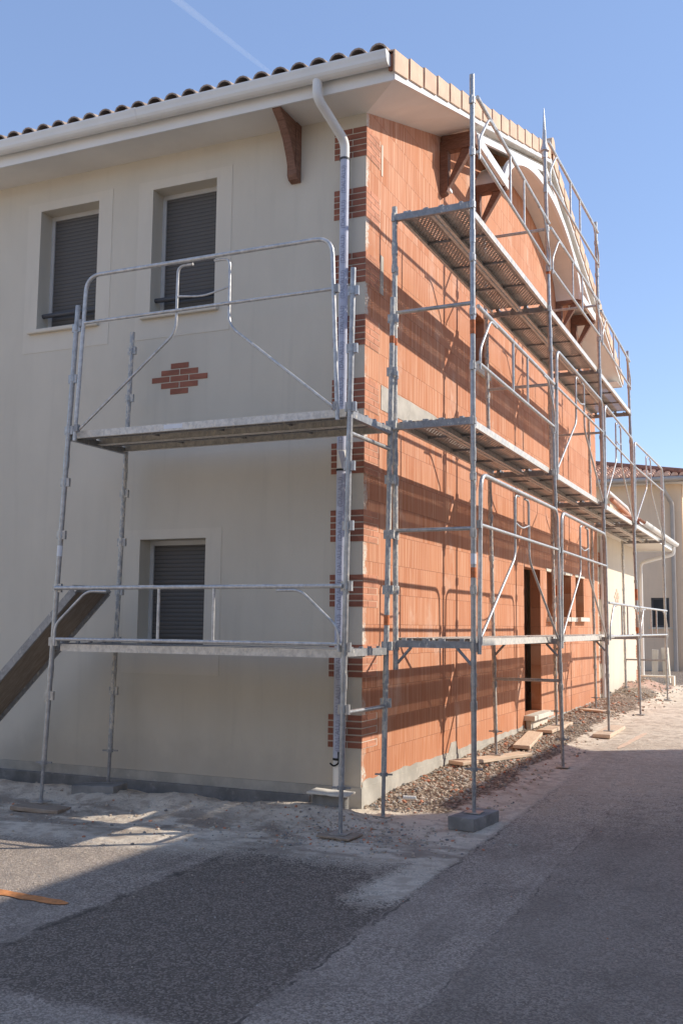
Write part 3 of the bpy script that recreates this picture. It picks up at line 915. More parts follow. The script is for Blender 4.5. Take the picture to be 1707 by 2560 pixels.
# hipped roof in barrel tiles: front slope clipped by the hip
mb = MB(); sl = .28; x1 = BX + EO; pitch = .29
nrow = 46
for i in range(nrow):
    cx = x1 - .13 - i * pitch
    Lmax = min(5.5, x1 - cx)
    ns = max(1, int(Lmax / .38)); A = 6
    for j in range(ns):
        s0 = j * .38; s1 = min(s0 + .43, Lmax + .1); vs = []
        for (s, r, l) in ((s0, .128, .035), (s1, .092, 0)):
            for k in range(A + 1):
                a = math.pi * k / A
                vs.append((cx + r * math.cos(a), BY - EO - .04 + s, BZ + .17 + s * sl + r * math.sin(a) + l))
        mb._add(vs, [[k, k + 1, A + 2 + k, A + 1 + k] for k in range(A)], True)
        mb._add(vs[:A + 1], [list(range(A + 1))])
z0 = BZ + .16; y0 = BY - EO; rp = Vector((x1 - 5.6, y0 + 5.6, z0 + 5.6 * sl))
mb.quad((-12, y0, z0), (x1, y0, z0), rp, (-12, rp.y, rp.z))
mb.quad((x1, y0, z0), (x1, y0 + 11.2, z0), rp)
mb.quad((-12, y0, z0 - .06), (x1, y0, z0 - .06), (x1, 41, z0 - .06), (-12, 41, z0 - .06))
mb.build('roof', M['roof_far'], bh)
MB().tube([(x1 + .05, y0 - .05, z0 + .10), rp + Vector((0, 0, .12))], .13, 10).build('hip_tile', M['tile_edge'], bh)
MB().tube([rp + Vector((0, 0, .12)), (-12, rp.y, rp.z + .12)], .13, 10).build('ridge_tile', M['tile_edge'], bh)

# ------------------------------------------------------------------ neighbour across the lane (throws the shade on the road)
nb = empty('neighbour_house', (10, 2, -.3))
tag(nb, 'cream two part house across the lane that shades the road, outside the picture', 'house')
NX = 7.67 + .35
mb = MB()
mb.box(NX, NX + 7, -9.0, 4.80, -.8, 6.45)
mb.box(NX, NX + 7, 4.801, 8.95, -.8, 5.3)
mb.build('wall', M['render'], nb)
for (z_, ya, yb) in ((6.33, -9.3, 4.86), (5.22, 4.861, 9.2)):
    MB().prism([(NX - .35, z_), (NX + 3.5, z_ + 1.2), (NX + 7.3, z_), (NX + 7.3, z_ + .11), (NX + 3.5, z_ + 1.31), (NX - .35, z_ + .11)], 'y', ya, yb).build('roof', M['roof_bg'], nb)
for (yy, zz) in ((-2.2, 3.2), (1.2, 3.2), (5.6, 3.2), (-2.2, .6), (5.6, .6)):
    w = MB().box(NX - .02, NX + .05, yy, yy + 1.0, zz, zz + 1.3).build('window', M['white'], nb)
    MB().box(NX - .03, NX - .021, yy + .08, yy + .92, zz + .08, zz + 1.22).build('pane', M['glass_dark'], w)

# ------------------------------------------------------------------ unseen terrace added behind the camera to throw warm light back
tb = empty('bounce_terrace', (-8, -24, -.3))
tag(tb, 'unseen cream terrace house added behind the camera for warm bounced light', 'house')
TY = -17.5
tw = MB().box(-34, 7.5, TY - 8, TY, -.9, 6.6).build('wall', M['render'], tb)
MB().prism([(TY + .5, 6.45), (TY + .5, 6.6), (TY - 4, 8.1), (TY - 8.5, 6.6), (TY - 8.5, 6.45), (TY - 4, 7.95)], 'x', -34.4, 7.9).build('roof', M['roof_bg'], tb)
for i in range(8):
    for zz in (.6, 3.7):
        x0 = -31 + i * 4.8
        wn = MB().box(x0, x0 + 1.1, TY - .05, TY + .02, zz, zz + 1.4).build('window', M['white'], tb)
        MB().box(x0 + .08, x0 + 1.02, TY + .021, TY + .03, zz + .08, zz + 1.32).build('pane', M['glass_dark'], wn)

# ------------------------------------------------------------------ scaffolding
XI, XO = .3615, 1.134
Z1, Z2, Z3 = 1.15, 3.13, 5.13
YF = [-.2, 3.10, 6.39, 9.68, 13.4]
R0 = .0245
def lerp(a, b, t): return a + (b - a) * t

def coupling(mb, x, y, z, ang=0):
    """wedge pocket and collar on a post"""
    mb.tube([(x, y, z - .028), (x, y, z + .028)], .031, 10)
    c, s = math.cos(ang), math.sin(ang)
    for q in (1, -1):
        Mx = Matrix.Translation((x, y, z)) @ Matrix.Rotation(ang, 4, 'Z')
        mb.box(q * .03 - .012, q * .03 + .026 * (1 if q > 0 else 1), -.014, .014, -.04, .04, Mx)

def frame(name, label, po, pi, zo, zi, transoms, decks, gusset=(), ang=0, tapes=(), stick=(), jack_o=.1, jack_i=.1, dirty_i=True, zbase_i=None, spike=None, zbase_o=None):
    """po, pi = functions z -> (x, y) of the outer and inner post; zo, zi = (bottom, top)"""
    if zo[0] is None: zo = (G(*po(-.2)) + .012, zo[1])
    if zi[0] is None: zi = (G(*pi(-.2)) + .012, zi[1])
    root = empty(name, (*po(zo[0]), zo[0]))
    tag(root, label, 'scaffold frame', 'scaffold frames round the house')
    def P(f, z): x, y = f(z); return (x, y, z)
    for f, zz, mat, jk in ((po, zo, 'galv', jack_o), (pi, zi, 'galv_dirty' if dirty_i else 'galv', jack_i)):
        b, tz = zz
        zj = jk if jk is not None else b
        mb = MB(); mb.tube([P(f, zj), P(f, tz)], R0, 12)
        z = math.ceil((zj + .05) * 2) / 2 + .13
        while z < tz - .02:
            x, y = f(z); coupling(mb, x, y, z, ang); z += .5
        for lv in (Z1, Z2, Z3):      # spigot joints
            if zj < lv - .25 < tz - .3:
                mb.tube([P(f, lv - .36), P(f, lv - .24)], R0 + .004, 12)
        mb.build('post', M[mat], root)
        if jk is not None:
            jb = MB(); jb.tube([P(f, b + .006), P(f, zj + .01)], .0175, 10)
            x, y = f(zj)
            jb.tube([(x, y, zj - .028), (x, y, zj + .002)], .034, 10)
            jb.bar((x - .075, y - .02, zj - .012), (x + .075, y + .02, zj - .012), .02, .014)
            jb.build('screw_jack', M['galv_dark'], root)
            x, y = f(b)
            MB().box(x - .07, x + .07, y - .07, y + .07, b, b + .008).build('base_plate', M['galv'], root)
    for z in transoms:
        MB().tube([P(pi, z), P(po, z)], .0185, 10).build('cross_tube', M['galv_dark'] if not dirty_i else M['galv'], root)
    for z in decks:
        a = Vector(P(pi, z)); b = Vector(P(po, z)); d = (b - a).normalized()
        mb = MB().bar(a + d * .02, b - d * .02, .042, .062)
        for q in (.20, .42, .62, .86):
            c = a + (b - a) * q
            mb.bar(c + Vector((0, 0, .01)), c + Vector((0, 0, .048)), .03, .03, up=(1, 0, 0))
        mb.build('transom', M['galv_dark'], root)
    for z in gusset:
        a = Vector(P(pi, z)); b = Vector(P(po, z)); d = (b - a).normalized()
        MB().tube([a + d * .15 - Vector((0, 0, .03)), a + d * .02 - Vector((0, 0, .17))], .014, 8).build('gusset', M['galv_dark'], root)
        MB().tube([b - d * .15 - Vector((0, 0, .03)), b - d * .02 - Vector((0, 0, .17))], .014, 8).build('gusset', M['galv_dark'], root)
    for (f, z, h) in tapes:
        MB().tube([P(f, z - h / 2), P(f, z + h / 2)], R0 + .0015, 12).build('paint_band', M['tape'], root)
    for (f, z, h) in stick:
        MB().tube([P(f, z - h / 2), P(f, z + h / 2)], R0 + .0015, 12).build('sticker', M['sticker'], root)
    if spike:
        x, y = po(spike[0])
        mb = MB(); mb.tube([(x, y, spike[0] - .06), (x, y, spike[0] + .03)], .034, 10); mb.tube([(x, y, spike[0] + .03), (x, y, spike[0] + .12), (x, y, spike[1])], .058, 12, True, .003)
        mb.bar((x + .03, y - .02, spike[0] - .9), (x + .014, y - .008, spike[0] + .3), .012, .02)
        mb.build('pointed_cap', M['galv_rail'], root)
    return root

def post(xb, yb, dxb=0, dxt=0, zb=-.25, zt=5.13):
    return lambda z: (xb + lerp(dxb, dxt, (z - zb) / (zt - zb)), yb)
Lo = post(-2.6, -1.13, -.125, .02, -.33, 3.07); Li = post(-2.6, -.24, -.04, .04, -.33, 3.07)
Ro = post(.35, -1.13, -.05, .0, -.4, 3.07); Ri = post(.345, -.27, -.02, .03, -.35, 3.07)
Ao = post(XO, YF[0], -.003, .003); Ai = post(XI + .03, YF[0] + .02, .02, -.02)
Bo = post(XO, YF[1], .055, -.038); Bi = post(XI, YF[1], .045, -.055)
Co = post(XO, YF[2], .02, -.022); Ci = post(XI, YF[2], .04, -.01)
Do = post(XO, YF[3], .005, -.07); Di = post(XI, YF[3], .02, -.03)
Eo = post(XO, YF[4], .03, .01); Ei = post(XI - .05, YF[4], .02, 0)
L1, L2 = 1.085, 3.07
ah = math.pi / 2
frame('scaffold_upright', 'grey scaffold frame farthest left, in front of the cream wall', Lo, Li, (-.34, 4.35), (-.33, 4.33), [], [L1, L2], (), 0, stick=[(Lo, 1.98, .1)], jack_o=.03, jack_i=.05, dirty_i=True)
frame('scaffold_upright', 'grey scaffold frame standing just left of the house corner by the downpipe', Ro, Ri, (G(.30, -1.13) + .024, 4.33), (None, 4.33), [.60, L2 - .16], [L1, L2], (), 0, tapes=[(Ri, 3.93, .07), (Ri, 1.36, .09)], jack_o=.02, jack_i=.02)
frame('scaffold_upright', 'scaffold frame at the near end of the orange wall, outer post on a concrete block', Ao, Ai, (-.265, 6.38), (.92, 5.24), [2.17, 4.21], [Z1, Z2, Z3], (Z1,), ah, tapes=[(Ao, 3.985, .13), (Ao, 1.78, .09), (Ai, 3.93, .07)], stick=[(Ao, 1.9, .09)], jack_o=.11, jack_i=None)
frame('scaffold_upright', 'second scaffold frame along the orange wall, its outer post topped by a pointed cap', Bo, Bi, (None, 7.13), (-.184, 6.20), [.70, 4.2, 6.13], [Z1, Z2, Z3], (Z1,), ah, tapes=[(Bo, 1.74, .12), (Bo, 5.6, .08)], stick=[(Bo, 1.95, .16)], jack_o=.05, jack_i=.1, spike=(7.10, 7.69))
frame('scaffold_upright', 'third scaffold frame along the orange wall, outer post on a pale board', Co, Ci, (-.163, 7.46), (-.116, 6.2), [4.2, 6.15], [Z1, Z2, Z3], (Z1,), ah, jack_o=.12, jack_i=.1)
frame('scaffold_upright', 'fourth scaffold frame, beside the end of the orange wall and the annex', Do, Di, (None, 6.29), (-.092, 5.2), [], [Z1, Z2, Z3], (), ah, tapes=[(Do, 1.9, .2), (Do, 1.6, .1), (Do, 1.28, .1)], jack_o=.1, jack_i=.1)
frame('scaffold_upright', 'farthest scaffold frame, in front of the low annex', Eo, Ei, (None, 4.6), (None, 3.2), [.66], [Z1, Z2], (), ah, jack_o=.1, jack_i=.1)

def deck(label, y0, y1, z, along='y', x0=XI + .05, x1=XO - .05, solid=False, lab=None, n=2):
    """steel deck of n planks hooked on the transoms"""
    c = ((x0 + x1) / 2, (y0 + y1) / 2, z)
    root = empty('scaffold_deck', c)
    tag(root, label, 'scaffold deck', 'steel scaffold decks')
    T = (lambda a, b: (a, b)) 
    if along == 'y': u0, u1, v0, v1 = y0, y1, x0, x1
    else: u0, u1, v0, v1 = x0, x1, y0, y1
    def box(mb, ua, ub, va, vb, za, zb):
        if along == 'y': mb.box(va, vb, ua, ub, za, zb)
        else: mb.box(ua, ub, va, vb, za, zb)
    w = (v1 - v0 - .02 * (n - 1)) / n
    for i in range(n):
        a = v0 + i * (w + .02); b = a + w
        mb = MB()
        if along == 'y': mb.quad((a + .004, u0, z + .052), (b - .004, u0, z + .052), (b - .004, u1, z + .052), (a + .004, u1, z + .052))
        else: mb.quad((u0, a + .004, z + .052), (u1, a + .004, z + .052), (u1, b - .004, z + .052), (u0, b - .004, z + .052))
        mb.build('tread_sheet', M['deck_solid'] if solid else M['deck'], root)
        for (va, vb, wa, wb) in ((a, a + .004, a + .004, a + .03), (b - .004, b, b - .03, b - .004)):
            s = MB(); box(s, u0, u1, va, vb, z - .012, z + .054); box(s, u0, u1, wa, wb, z - .012, z - .008)
            s.build('side_channel', M['deck_side'], root)
        k = 4
        for j in range(1, k):
            uu = u0 + (u1 - u0) * j / k
            r = MB(); box(r, uu - .012, uu + .012, a + .005, b - .005, z + .030, z + .050)
            r.build('cross_rib', M['galv_dark'], root)
        if solid:
            r = MB(); box(r, u0, u1, (a + b) / 2 - .012, (a + b) / 2 + .012, z + .01, z + .029)
            r.build('centre_rib', M['galv_dark'], root)
        for (ua, ub) in ((u0 - .018, u0), (u1, u1 + .018)):
            for q in (.2, .8):
                e = MB(); vv = a + w * q; box(e, ua - .02, ub + .02, vv - .02, vv + .02, z + .030, z + .056)
                e.build('hook', M['galv'], root)
    if lab:
        MB().box(lab - .10, lab + .10, y0 - .002, y0 - .0005, z + .006, z + .044).build('sticker', M['sticker'], root)
    return root
lv = {1: Z1, 2: Z2, 3: Z3}
names = {1: 'lowest', 2: 'middle', 3: 'top'}
bay = ['bay nearest the corner', 'second bay from the corner', 'third bay from the corner', 'farthest bay, before the annex']
for b in range(4):
    for L in (1, 2, 3):
        if b == 3 and L != 2: continue
        if b == 2 and L == 1: continue
        deck('%s level perforated steel deck in the %s' % (names[L], bay[b]), YF[b] + .06, YF[b + 1] - .06, lv[L])
deck('upper steel deck across the cream wall, with a white sticker on its edge', -1.10, -.28, L2, 'x', -2.56, .30, True, -1.42)
deck('lower steel deck across the cream wall, below the small window', -1.10, -.28, L1 - .03, 'x', -2.60, .31, True)
# single plank at the low level of the annex bays
deck('single narrow deck at low level beside the annex', YF[2] + .06, YF[3] - .06, Z1, 'y', XI + .05, XI + .37, n=1)

def guard_tall(label, a, b, z, xa=None):
    """mounting guard rail: hooped frame with two hooked uprights that splay to the feet; a, b = ends (x, y)"""
    A = Vector((*a, z)); B = Vector((*b, z)); d = (B - A).normalized(); Ln = (B - A).length
    up = Vector((0, 0, 1)); nrm = d.cross(up)
    root = empty('guard_rail', A); tag(root, label, 'guard rail', 'hooped guard rails')
    p = lambda u, h, o=0: A + d * u + up * h + nrm * o
    mb = MB().tube(fillet([p(.02, -.08), p(.06, .8), p(.09, 1.52), p(Ln - .09, 1.52), p(Ln - .06, .8), p(Ln - .02, -.08)], .16, 7), .0195, 10)
    mb.build('hoop', M['galv_rail'], root)
    MB().tube([p(.065, 1.06), p(Ln - .065, 1.06)], .0155, 10).build('mid_rail', M['galv_rail'], root)
    m = Ln * .5; h = .275
    for s in (-1, 1):
        e = .06 if s < 0 else Ln - .06
        mb = MB().tube(fillet([p(m + s * (h - .16), 1.485, -.022), p(m + s * h, 1.485, -.022), p(m + s * (h + .005), .86, -.022), p(e, .03, -.012)], .10, 6), .0135, 8)
        mb.build('upright', M['galv_rail'], root)
    mb = MB().tube(fillet([p(m - h, 1.20, -.02), p(m, 1.165, -.02), p(m + h, 1.22, -.02)], .1, 4), .009, 8)
    mb.build('cross_link', M['galv_rail'], root)
    for u in (.04, Ln - .04):
        for hh in (.04, 1.06): MB().box(-.02, .02, -.02, .02, -.035, .035, Matrix.Translation(p(u, hh))).build('clamp', M['galv_dark'], root)
    return root

def guard_low(label, a, b, zb, zt, fr=(.395, .585)):
    """two-rail panel with two uprights and a bent brace at each end"""
    A = Vector((*a, 0)); B = Vector((*b, 0)); d = (B - A).normalized(); Ln = (B - A).length
    up = Vector((0, 0, 1)); nrm = d.cross(up)
    root = empty('guard_rail', A + up * zb); tag(root, label, 'guard rail', 'two rail guard panels')
    p = lambda u, h, o=0: A + d * u + up * h + nrm * o
    MB().tube([p(0.02, zt), p(Ln - .02, zt)], .0195, 10).build('top_rail', M['galv_rail'], root)
    MB().tube([p(0.02, zb), p(Ln - .02, zb)], .0165, 10).build('bottom_rail', M['galv_rail'], root)
    for f in fr:
        MB().tube([p(Ln * f, zb), p(Ln * f, zt)], .0135, 8).build('upright', M['galv_rail'], root)
    for s in (0, 1):
        q = lambda u: u if s == 0 else Ln - u
        mb = MB().tube(fillet([p(q(.62), zt - .035, .012), p(q(.40), zt - .03, .012), p(q(.045), zb + .13, .012), p(q(.045), zb - .06, .012)], .08, 5), .0125, 8)
        mb.build('end_brace', M['galv_rail'], root)
    return root
g1 = Ro(2.2)
guard_tall('hooped guard rail above the upper deck, across the two upper windows', (-2.50, -1.16), (.27, -1.16), L2 + .03)
guard_low('two rail panel on the lower deck, across the small ground floor window', (-2.66, -1.16), (.33, -1.16), L1 + .07, L1 + .545)
def gy(k, z): 
    f = (Ao, Bo, Co, Do, Eo)[k]; return f(z)
def seg(k, z):
    a = gy(k, z); b = gy(k + 1, z); return (a[0] + .035, a[1] + .03), (b[0] + .035, b[1] - .03)
guard_tall('hooped guard rail at low level in front of the doorway, nearest bay', *seg(0, 2), Z1 + .0)
guard_tall('hooped guard rail at low level in front of the three small openings', *seg(1, 2), Z1)
guard_low('two rail panel at low level before the first half of the annex', *seg(2, 1.5), Z1 + .04, Z1 + .53)
guard_low('two rail panel at low level at the far end of the annex', *seg(3, 1.5), Z1 + .04, Z1 + .53)
guard_low('two rail panel on the middle deck in the bay nearest the corner', *seg(0, 4), Z2 + .54, Z2 + 1.06)
guard_tall('hooped guard rail on the middle deck, second bay from the corner', *seg(1, 4), Z2)
guard_tall('hooped guard rail on the middle deck, third bay against the blue sky', *seg(2, 4), Z2)
guard_tall('hooped guard rail on the farthest middle deck, in front of the terracotta roof', *seg(3, 4), Z2)
guard_low('two rail panel on the top deck in the bay nearest the corner', *seg(0, 6), Z3 + .52, Z3 + 1.05)
guard_low('lower of the two rail panels on the top deck beside the pointed post', *seg(1, 6), Z3 + .52, Z3 + 1.03)
guard_low('higher of the two rail panels beside the pointed post, against the roof edge', *seg(1, 7), Z3 + 1.64, Z3 + 2.14)
guard_low('two rail panel on the top deck in the third bay, by the far eave', *seg(2, 6), Z3 + .48, Z3 + .95)

# inclined plank on the left
root = empty('sloping_plank', (-3.6, -.65, .7)); tag(root, 'brown deck board sloping down to the left from the lower scaffold level', 'plank')
a = Vector((-2.62, -.66, 1.62)); b = Vector((-4.60, -.66, -.32))
MB().bar(a, b, .50, .02).build('plywood_sheet', M['ply'], root)
d = (b - a).normalized(); u = d.cross(Vector((0, 1, 0))).normalized()
if u.z < 0: u = -u
for s in (-.26, .26):
    MB().bar(a + Vector((0, s, 0)) - u * .012, b + Vector((0, s, 0)) - u * .012, .02, .075, up=tuple(u)).build('side_rail', M['galv_dark'], root)
MB().bar(a + Vector((0, -.27, 0)) - d * .02, a + Vector((0, .27, 0)) - d * .02, .03, .07, up=tuple(u)).build('end_cap', M['galv'], root)

# ------------------------------------------------------------------ things on the ground
def block(name, label, cat, c, size, rz, mat, group=None, tilt=0, bev=.006):
    root = MB()
    sx, sy, sz = size
    Mx = Matrix.Translation(c) @ Matrix.Rotation(rad(rz), 4, 'Z') @ Matrix.Rotation(rad(tilt), 4, 'Y')
    n = 8
    # slightly uneven slab: subdivided and jittered
    vs = []; rr = random.Random(str(c))
    long = 1 if sy > sx else 0
    mb = MB()
    prev = None
    for k in range(n + 1):
        t = -.5 + k / n
        ring = []
        for (i, j) in ((-1, -1), (1, -1), (1, 1), (-1, 1)):
            jx = rr.uniform(-.004, .004); jz = rr.uniform(-.003, .003)
            if long: q = Vector((i * sx / 2 + jx, t * sy, j * sz / 2 + jz))
            else: q = Vector((t * sx, i * sy / 2 + jx, j * sz / 2 + jz))
            ring.append(q)
        vs += ring
    fs = [[0, 1, 2, 3], [4 * n + 3, 4 * n + 2, 4 * n + 1, 4 * n]] + [[4 * k + i, 4 * k + (i + 1) % 4, 4 * k + 4 + (i + 1) % 4, 4 * k + 4 + i] for k in range(n) for i in range(4)]
    mb._add(vs, fs)
    o = mb.build(name, mat, None, bev)
    o.matrix_world = Mx
    return tag(o, label, cat, group)
gp = 'boards and blocks under the scaffold feet'
block('concrete_block', 'grey concrete block under the outer post nearest the corner', 'block', (1.135, -.22, -.32), (.24, .52, .105), -8, M['concrete_dark'], gp)
block('wooden_board', 'pale board under the inner post nearest the wall, left of the loose board', 'board', (.40, 2.93, -.205), (.21, 1.3, .04), -22, M['board'], gp)
block('wooden_board', 'loose pale board lying on the gravel below the doorway', 'board', (.39, 4.75, -.166), (.21, 1.85, .045), 8, M['board'], gp, 2)
block('wooden_board', 'pale board under the inner post just beyond the doorway', 'board', (.40, 6.35, -.14), (.21, 1.45, .045), 0, M['board'], gp)
block('wooden_board', 'pale board on the lane edge under the third outer post', 'board', (1.12, 6.65, -.19), (.24, 1.5, .05), 1, M['board'], gp)
block('wooden_board', 'greyish board lying crosswise at the far end of the orange wall', 'board', (.46, 9.3, -.11), (.62, .22, .035), -35, M['board'], gp)
block('concrete_slab', 'brown slab lying on the sand under the far left post', 'slab', (-2.60, -1.28, -.365), (.50, .22, .035), 6, M['ply'], gp, 1)
block('concrete_block', 'grey block in the sand heap under the left inner post', 'block', (-2.47, -.60, -.285), (.46, .26, .11), 5, M['concrete_dark'], gp, -2)
block('wooden_board', 'thin board under the foot of the corner post on the asphalt', 'board', (.30, -1.14, G(.30, -1.13) + .012), (.30, .24, .02), -6, M['ply'], gp)
block('stone_slab', 'pale stone slab beside the foot of the downpipe at the corner', 'slab', (-.12, -.40, -.165), (.38, .24, .02), 4, M['stone_sill'], None, 2)
block('concrete_block', 'weathered concrete block carrying the pale slab at the corner', 'block', (-.14, -.36, -.26), (.28, .18, .15), 4, M['concrete_dark'])
block('foam_panel', 'left of two pale panels leaning on end by the far lane', 'panel', (.02, 20.6, .26), (.16, .16, .95), 10, M['pine'], None, 2)
block('foam_panel', 'right of two pale panels leaning on end by the far lane', 'panel', (.30, 20.75, .29), (.17, .14, 1.0), -6, M['pine'], None, -3)
# small pale pallet bench by the annex corner
root = empty('pale_trestle', (.45, 17.6, -.1)); tag(root, 'low pale bench of boards at the far corner of the annex', 'bench')
MB().box(.05, .85, 17.5, 17.8, .12, .16).build('top_board', M['pine'], root)
MB().box(.80, .85, 17.5, 17.8, -.25, .12).box(.05, .1, 17.5, 17.8, -.25, .12).build('leg', M['pine'], root)
# drain pipe end
root = MB()
for k in range(8): root.tube([(.37 + .014 * k, .12 + .004 * k, -.245), (.37 + .014 * k + .008, .12 + .004 * k, -.245)], .019, 10)
root.tube([(.37, .12, -.245), (.48, .148, -.245)], .016, 10)
tag(root.build('drain_hose', M['white_pvc']), 'short white corrugated hose end in the gravel by the corner', 'hose')
# black strap end at the pipe foot
tag(MB().tube(fillet([(-.16, -.16, .16), (-.15, -.165, .06), (-.2, -.17, .03), (-.24, -.165, .055)], .03, 4), .008, 8).build('black_strap', M['black']), 'black strap curled round the foot of the downpipe', 'strap')
# marking paint on the road
def mark(pts, label, mat='spray'):
    mb = MB(); n = 26
    (a, b), (c, d) = pts[0], pts[1]; w = pts[2]
    dx, dy = c - a, d - b; L = math.hypot(dx, dy); nx_, ny_ = -dy / L, dx / L
    up = []; lo = []
    for k in range(n + 1):
        t = k / n; x = a + dx * t; y = b + dy * t
        e1 = w / 2 * (1 + .3 * nz(t * 9, 1, 1, L)); e2 = w / 2 * (1 + .3 * nz(t * 9, 7, 1, L))
        fade = min(1, 6 * min(t, 1 - t) + .35)
        p = (x + nx_ * e1 * fade, y + ny_ * e1 * fade); q = (x - nx_ * e2 * fade, y - ny_ * e2 * fade)
        up.append((*p, G(*p) + .005)); lo.append((*q, G(*q) + .005))
    for k in range(n): mb.quad(lo[k], lo[k + 1], up[k + 1], up[k])
    tag(mb.build('paint_line', M[mat]), label, 'paint line')
mark(((-1.35, -3.49), (-.47, -3.53), .10), 'orange spray line on the asphalt at the left edge')
mark(((1.51, 4.95), (1.60, 6.9), .08), 'faded orange spray line on the sunlit lane at right', 'spray_old')

# gravel: real stones along the wall, debris on the road
def stones():
    bm = bmesh.new(); bmesh.ops.create_icosphere(bm, subdivisions=1, radius=1)
    base = [v.co.copy() for v in bm.verts]; faces = [[v.index for v in f.verts] for f in bm.faces]; bm.free()
    rr = random.Random(11)
    mb = MB()
    def put(x, y, r):
        z = G(x, y) + r * .25
        Rm = Matrix.Rotation(rr.uniform(0, 6.3), 3, 'Z') @ Matrix.Rotation(rr.uniform(-.5, .5), 3, 'X')
        sx, sy, sz = rr.uniform(.8, 1.4), rr.uniform(.6, 1.1), rr.uniform(.45, .8)
        vs = []
        for v in base:
            q = Vector((v.x * sx, v.y * sy, v.z * sz)) * r * rr.uniform(.8, 1.2)
            vs.append(Rm @ q + Vector((x, y, z)))
        k_ = rr.random(); mb.cur = 1 if k_ < .09 else (2 if k_ < .24 else (3 if k_ < .36 else 0))
        mb._add(vs, faces)
    n = 0
    while n < 7600:
        x = rr.uniform(.02, 1.2); y = rr.uniform(.0, 13) if rr.random() < .45 else rr.uniform(.0, 5.5)
        e = .80 + .22 * nz(y, 0, 1.3, 2) - .35 * sm(.9, -.1, y)
        if x > e and rr.random() < .93: continue
        if y < .45 and x > .55 and rr.random() < .6: continue
        put(x, y, rr.choice((.004, .005, .006, .007, .008, .010, .013, .016, .024)) * (1.0 if y < 6 else 1.3)); n += 1
    for _ in range(900):         # crumbs round the corner and on the sand
        x = rr.gauss(.35, .45); y = rr.gauss(-1.0, .28)
        if y > -.1 and x < .02: continue
        put(x, y, rr.choice((.006, .008, .010, .014)))
    for _ in range(500):
        x = rr.uniform(-4.5, .2); y = rr.gauss(-1.25, .4)
        if y > -.12: continue
        put(x, y, rr.choice((.005, .007, .010, .016)))
    for _ in range(260):
        put(rr.uniform(-1.5, 3.2), rr.uniform(-4.5, 3), rr.choice((.004, .005, .007)))
    for _ in range(700):
        put(rr.gauss(.45, .4), rr.gauss(15, 1.8), rr.choice((.014, .02, .03)))
    return mb.build('gravel', [M['stone'], M['brick_lighter'], M['concrete'], M['concrete_dark']])
tag(stones(), 'loose gravel and crumbs of rubble along the foot of the wall', 'gravel', kind='stuff')

# ------------------------------------------------------------------ contrail high in the sky
def contrail():
    a = Vector((-.548, .782, .621)) * 2600; b = Vector((-.440, .840, .527)) * 2600
    d = (b - a).normalized(); view = ((a + b) / 2).normalized(); s = d.cross(view).normalized(); u = s.cross(d)
    mb = MB(); n = 24; k = 12; vs = []
    for i in range(n + 1):
        c = a + (b - a) * (i / n)
        w = 5 + 6 * (1 - i / n)
        for j in range(k):
            t = 2 * math.pi * j / k; vs.append(c + s * math.cos(t) * w + u * math.sin(t) * w * .6)
    fs = [[i * k + j, i * k + (j + 1) % k, (i + 1) * k + (j + 1) % k, (i + 1) * k + j] for i in range(n) for j in range(k)]
    mb._add(vs, fs, True)
    m = bpy.data.materials.new('ice cloud'); m.use_nodes = True; nt = m.node_tree; nt.nodes.clear()
    out = nt.nodes.new('ShaderNodeOutputMaterial'); v = nt.nodes.new('ShaderNodeVolumePrincipled')
    v.inputs['Color'].default_value = (1, 1, 1, 1); v.inputs['Density'].default_value = .016; v.inputs['Anisotropy'].default_value = .2
    nt.links.new(v.outputs[0], out.inputs['Volume'])
    o = mb.build('contrail', m)
    return tag(o, 'thin white vapour trail crossing the blue sky above the roof', 'vapour trail')
contrail()

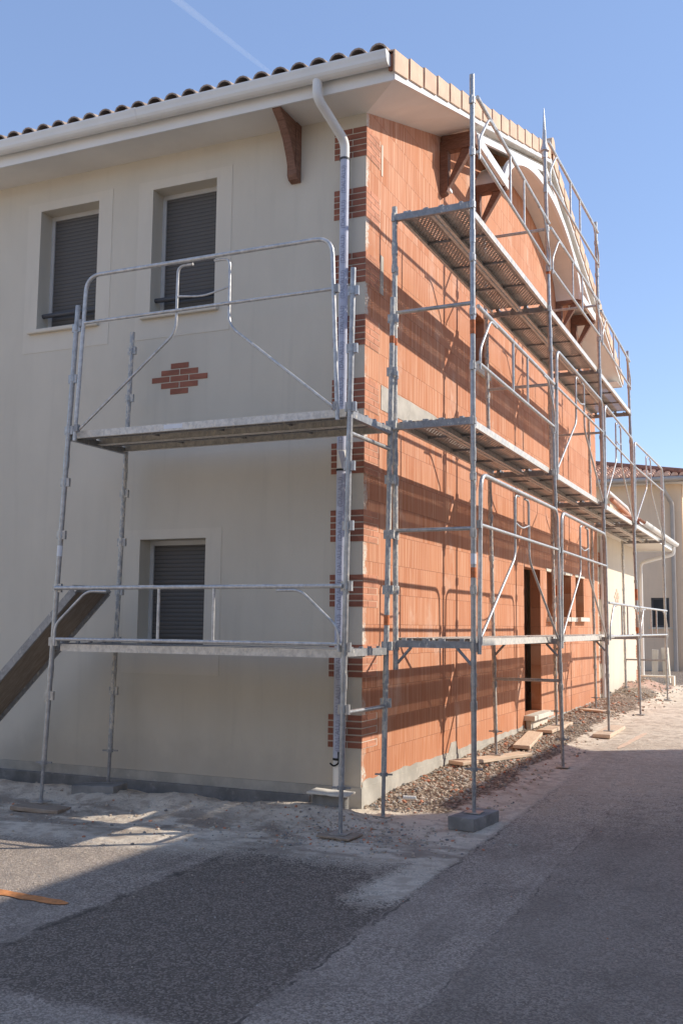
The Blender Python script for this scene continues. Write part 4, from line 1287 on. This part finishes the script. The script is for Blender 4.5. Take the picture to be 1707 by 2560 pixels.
# ------------------------------------------------------------------ camera
cam = bpy.data.cameras.new('camera'); co = bpy.data.objects.new('camera', cam); COL.objects.link(co)
yaw, pitch, roll, f = 0.4222955863, 0.1109622129, 0.010525279, 2338.9336
dv = Vector((-math.sin(yaw) * math.cos(pitch), math.cos(yaw) * math.cos(pitch), math.sin(pitch)))
r = Vector((math.cos(yaw), math.sin(yaw), 0)); u = r.cross(dv)
r2 = r * math.cos(roll) + u * math.sin(roll); u2 = -r * math.sin(roll) + u * math.cos(roll)
co.matrix_world = Matrix(((r2.x, u2.x, -dv.x, 3.72938), (r2.y, u2.y, -dv.y, -8.80259), (r2.z, u2.z, -dv.z, 1.30792), (0, 0, 0, 1)))
cam.sensor_fit = 'VERTICAL'; cam.sensor_height = 36; cam.lens = f / 2352 * 36
cam.clip_start = .05; cam.clip_end = 8000
S.camera = co

# ------------------------------------------------------------------ light
EL = math.atan2(.80, 1.187); AZ = math.atan2(1, .64)      # azimuth from +Y towards +X
sun = bpy.data.lights.new('sun', 'SUN'); so = bpy.data.objects.new('sun', sun); COL.objects.link(so)
sun.energy = 2.35; sun.angle = rad(.5); sun.color = (1, .93, .83)
sd_ = Vector((1, .64, .80)).normalized()
so.rotation_euler = sd_.to_track_quat('Z', 'Y').to_euler()
so.location = (20, 10, 20)
w = bpy.data.worlds.new('World'); S.world = w; w.use_nodes = True
nt = w.node_tree; bg = nt.nodes['Background']
sky = nt.nodes.new('ShaderNodeTexSky'); sky.sky_type = 'NISHITA'; sky.sun_disc = False
sky.sun_elevation = EL; sky.sun_rotation = AZ
sky.air_density = .9; sky.dust_density = .1; sky.ozone_density = 1.2; sky.altitude = 300
tint = nt.nodes.new('ShaderNodeMix'); tint.data_type = 'RGBA'; tint.blend_type = 'MULTIPLY'; tint.inputs[0].default_value = 1
tint.inputs[7].default_value = (1, .95, .935, 1)
nt.links.new(sky.outputs[0], tint.inputs[6]); even = nt.nodes.new('ShaderNodeMix'); even.data_type = 'RGBA'; even.inputs[0].default_value = .5
even.inputs[7].default_value = (.88, 1.32, 2.45, 1)
nt.links.new(tint.outputs[2], even.inputs[6]); nt.links.new(even.outputs[2], bg.inputs[0]); bg.inputs[1].default_value = .132
S.view_settings.view_transform = 'Standard'; S.view_settings.look = 'None'
S.view_settings.gamma = 1; S.view_settings.exposure = 1.12
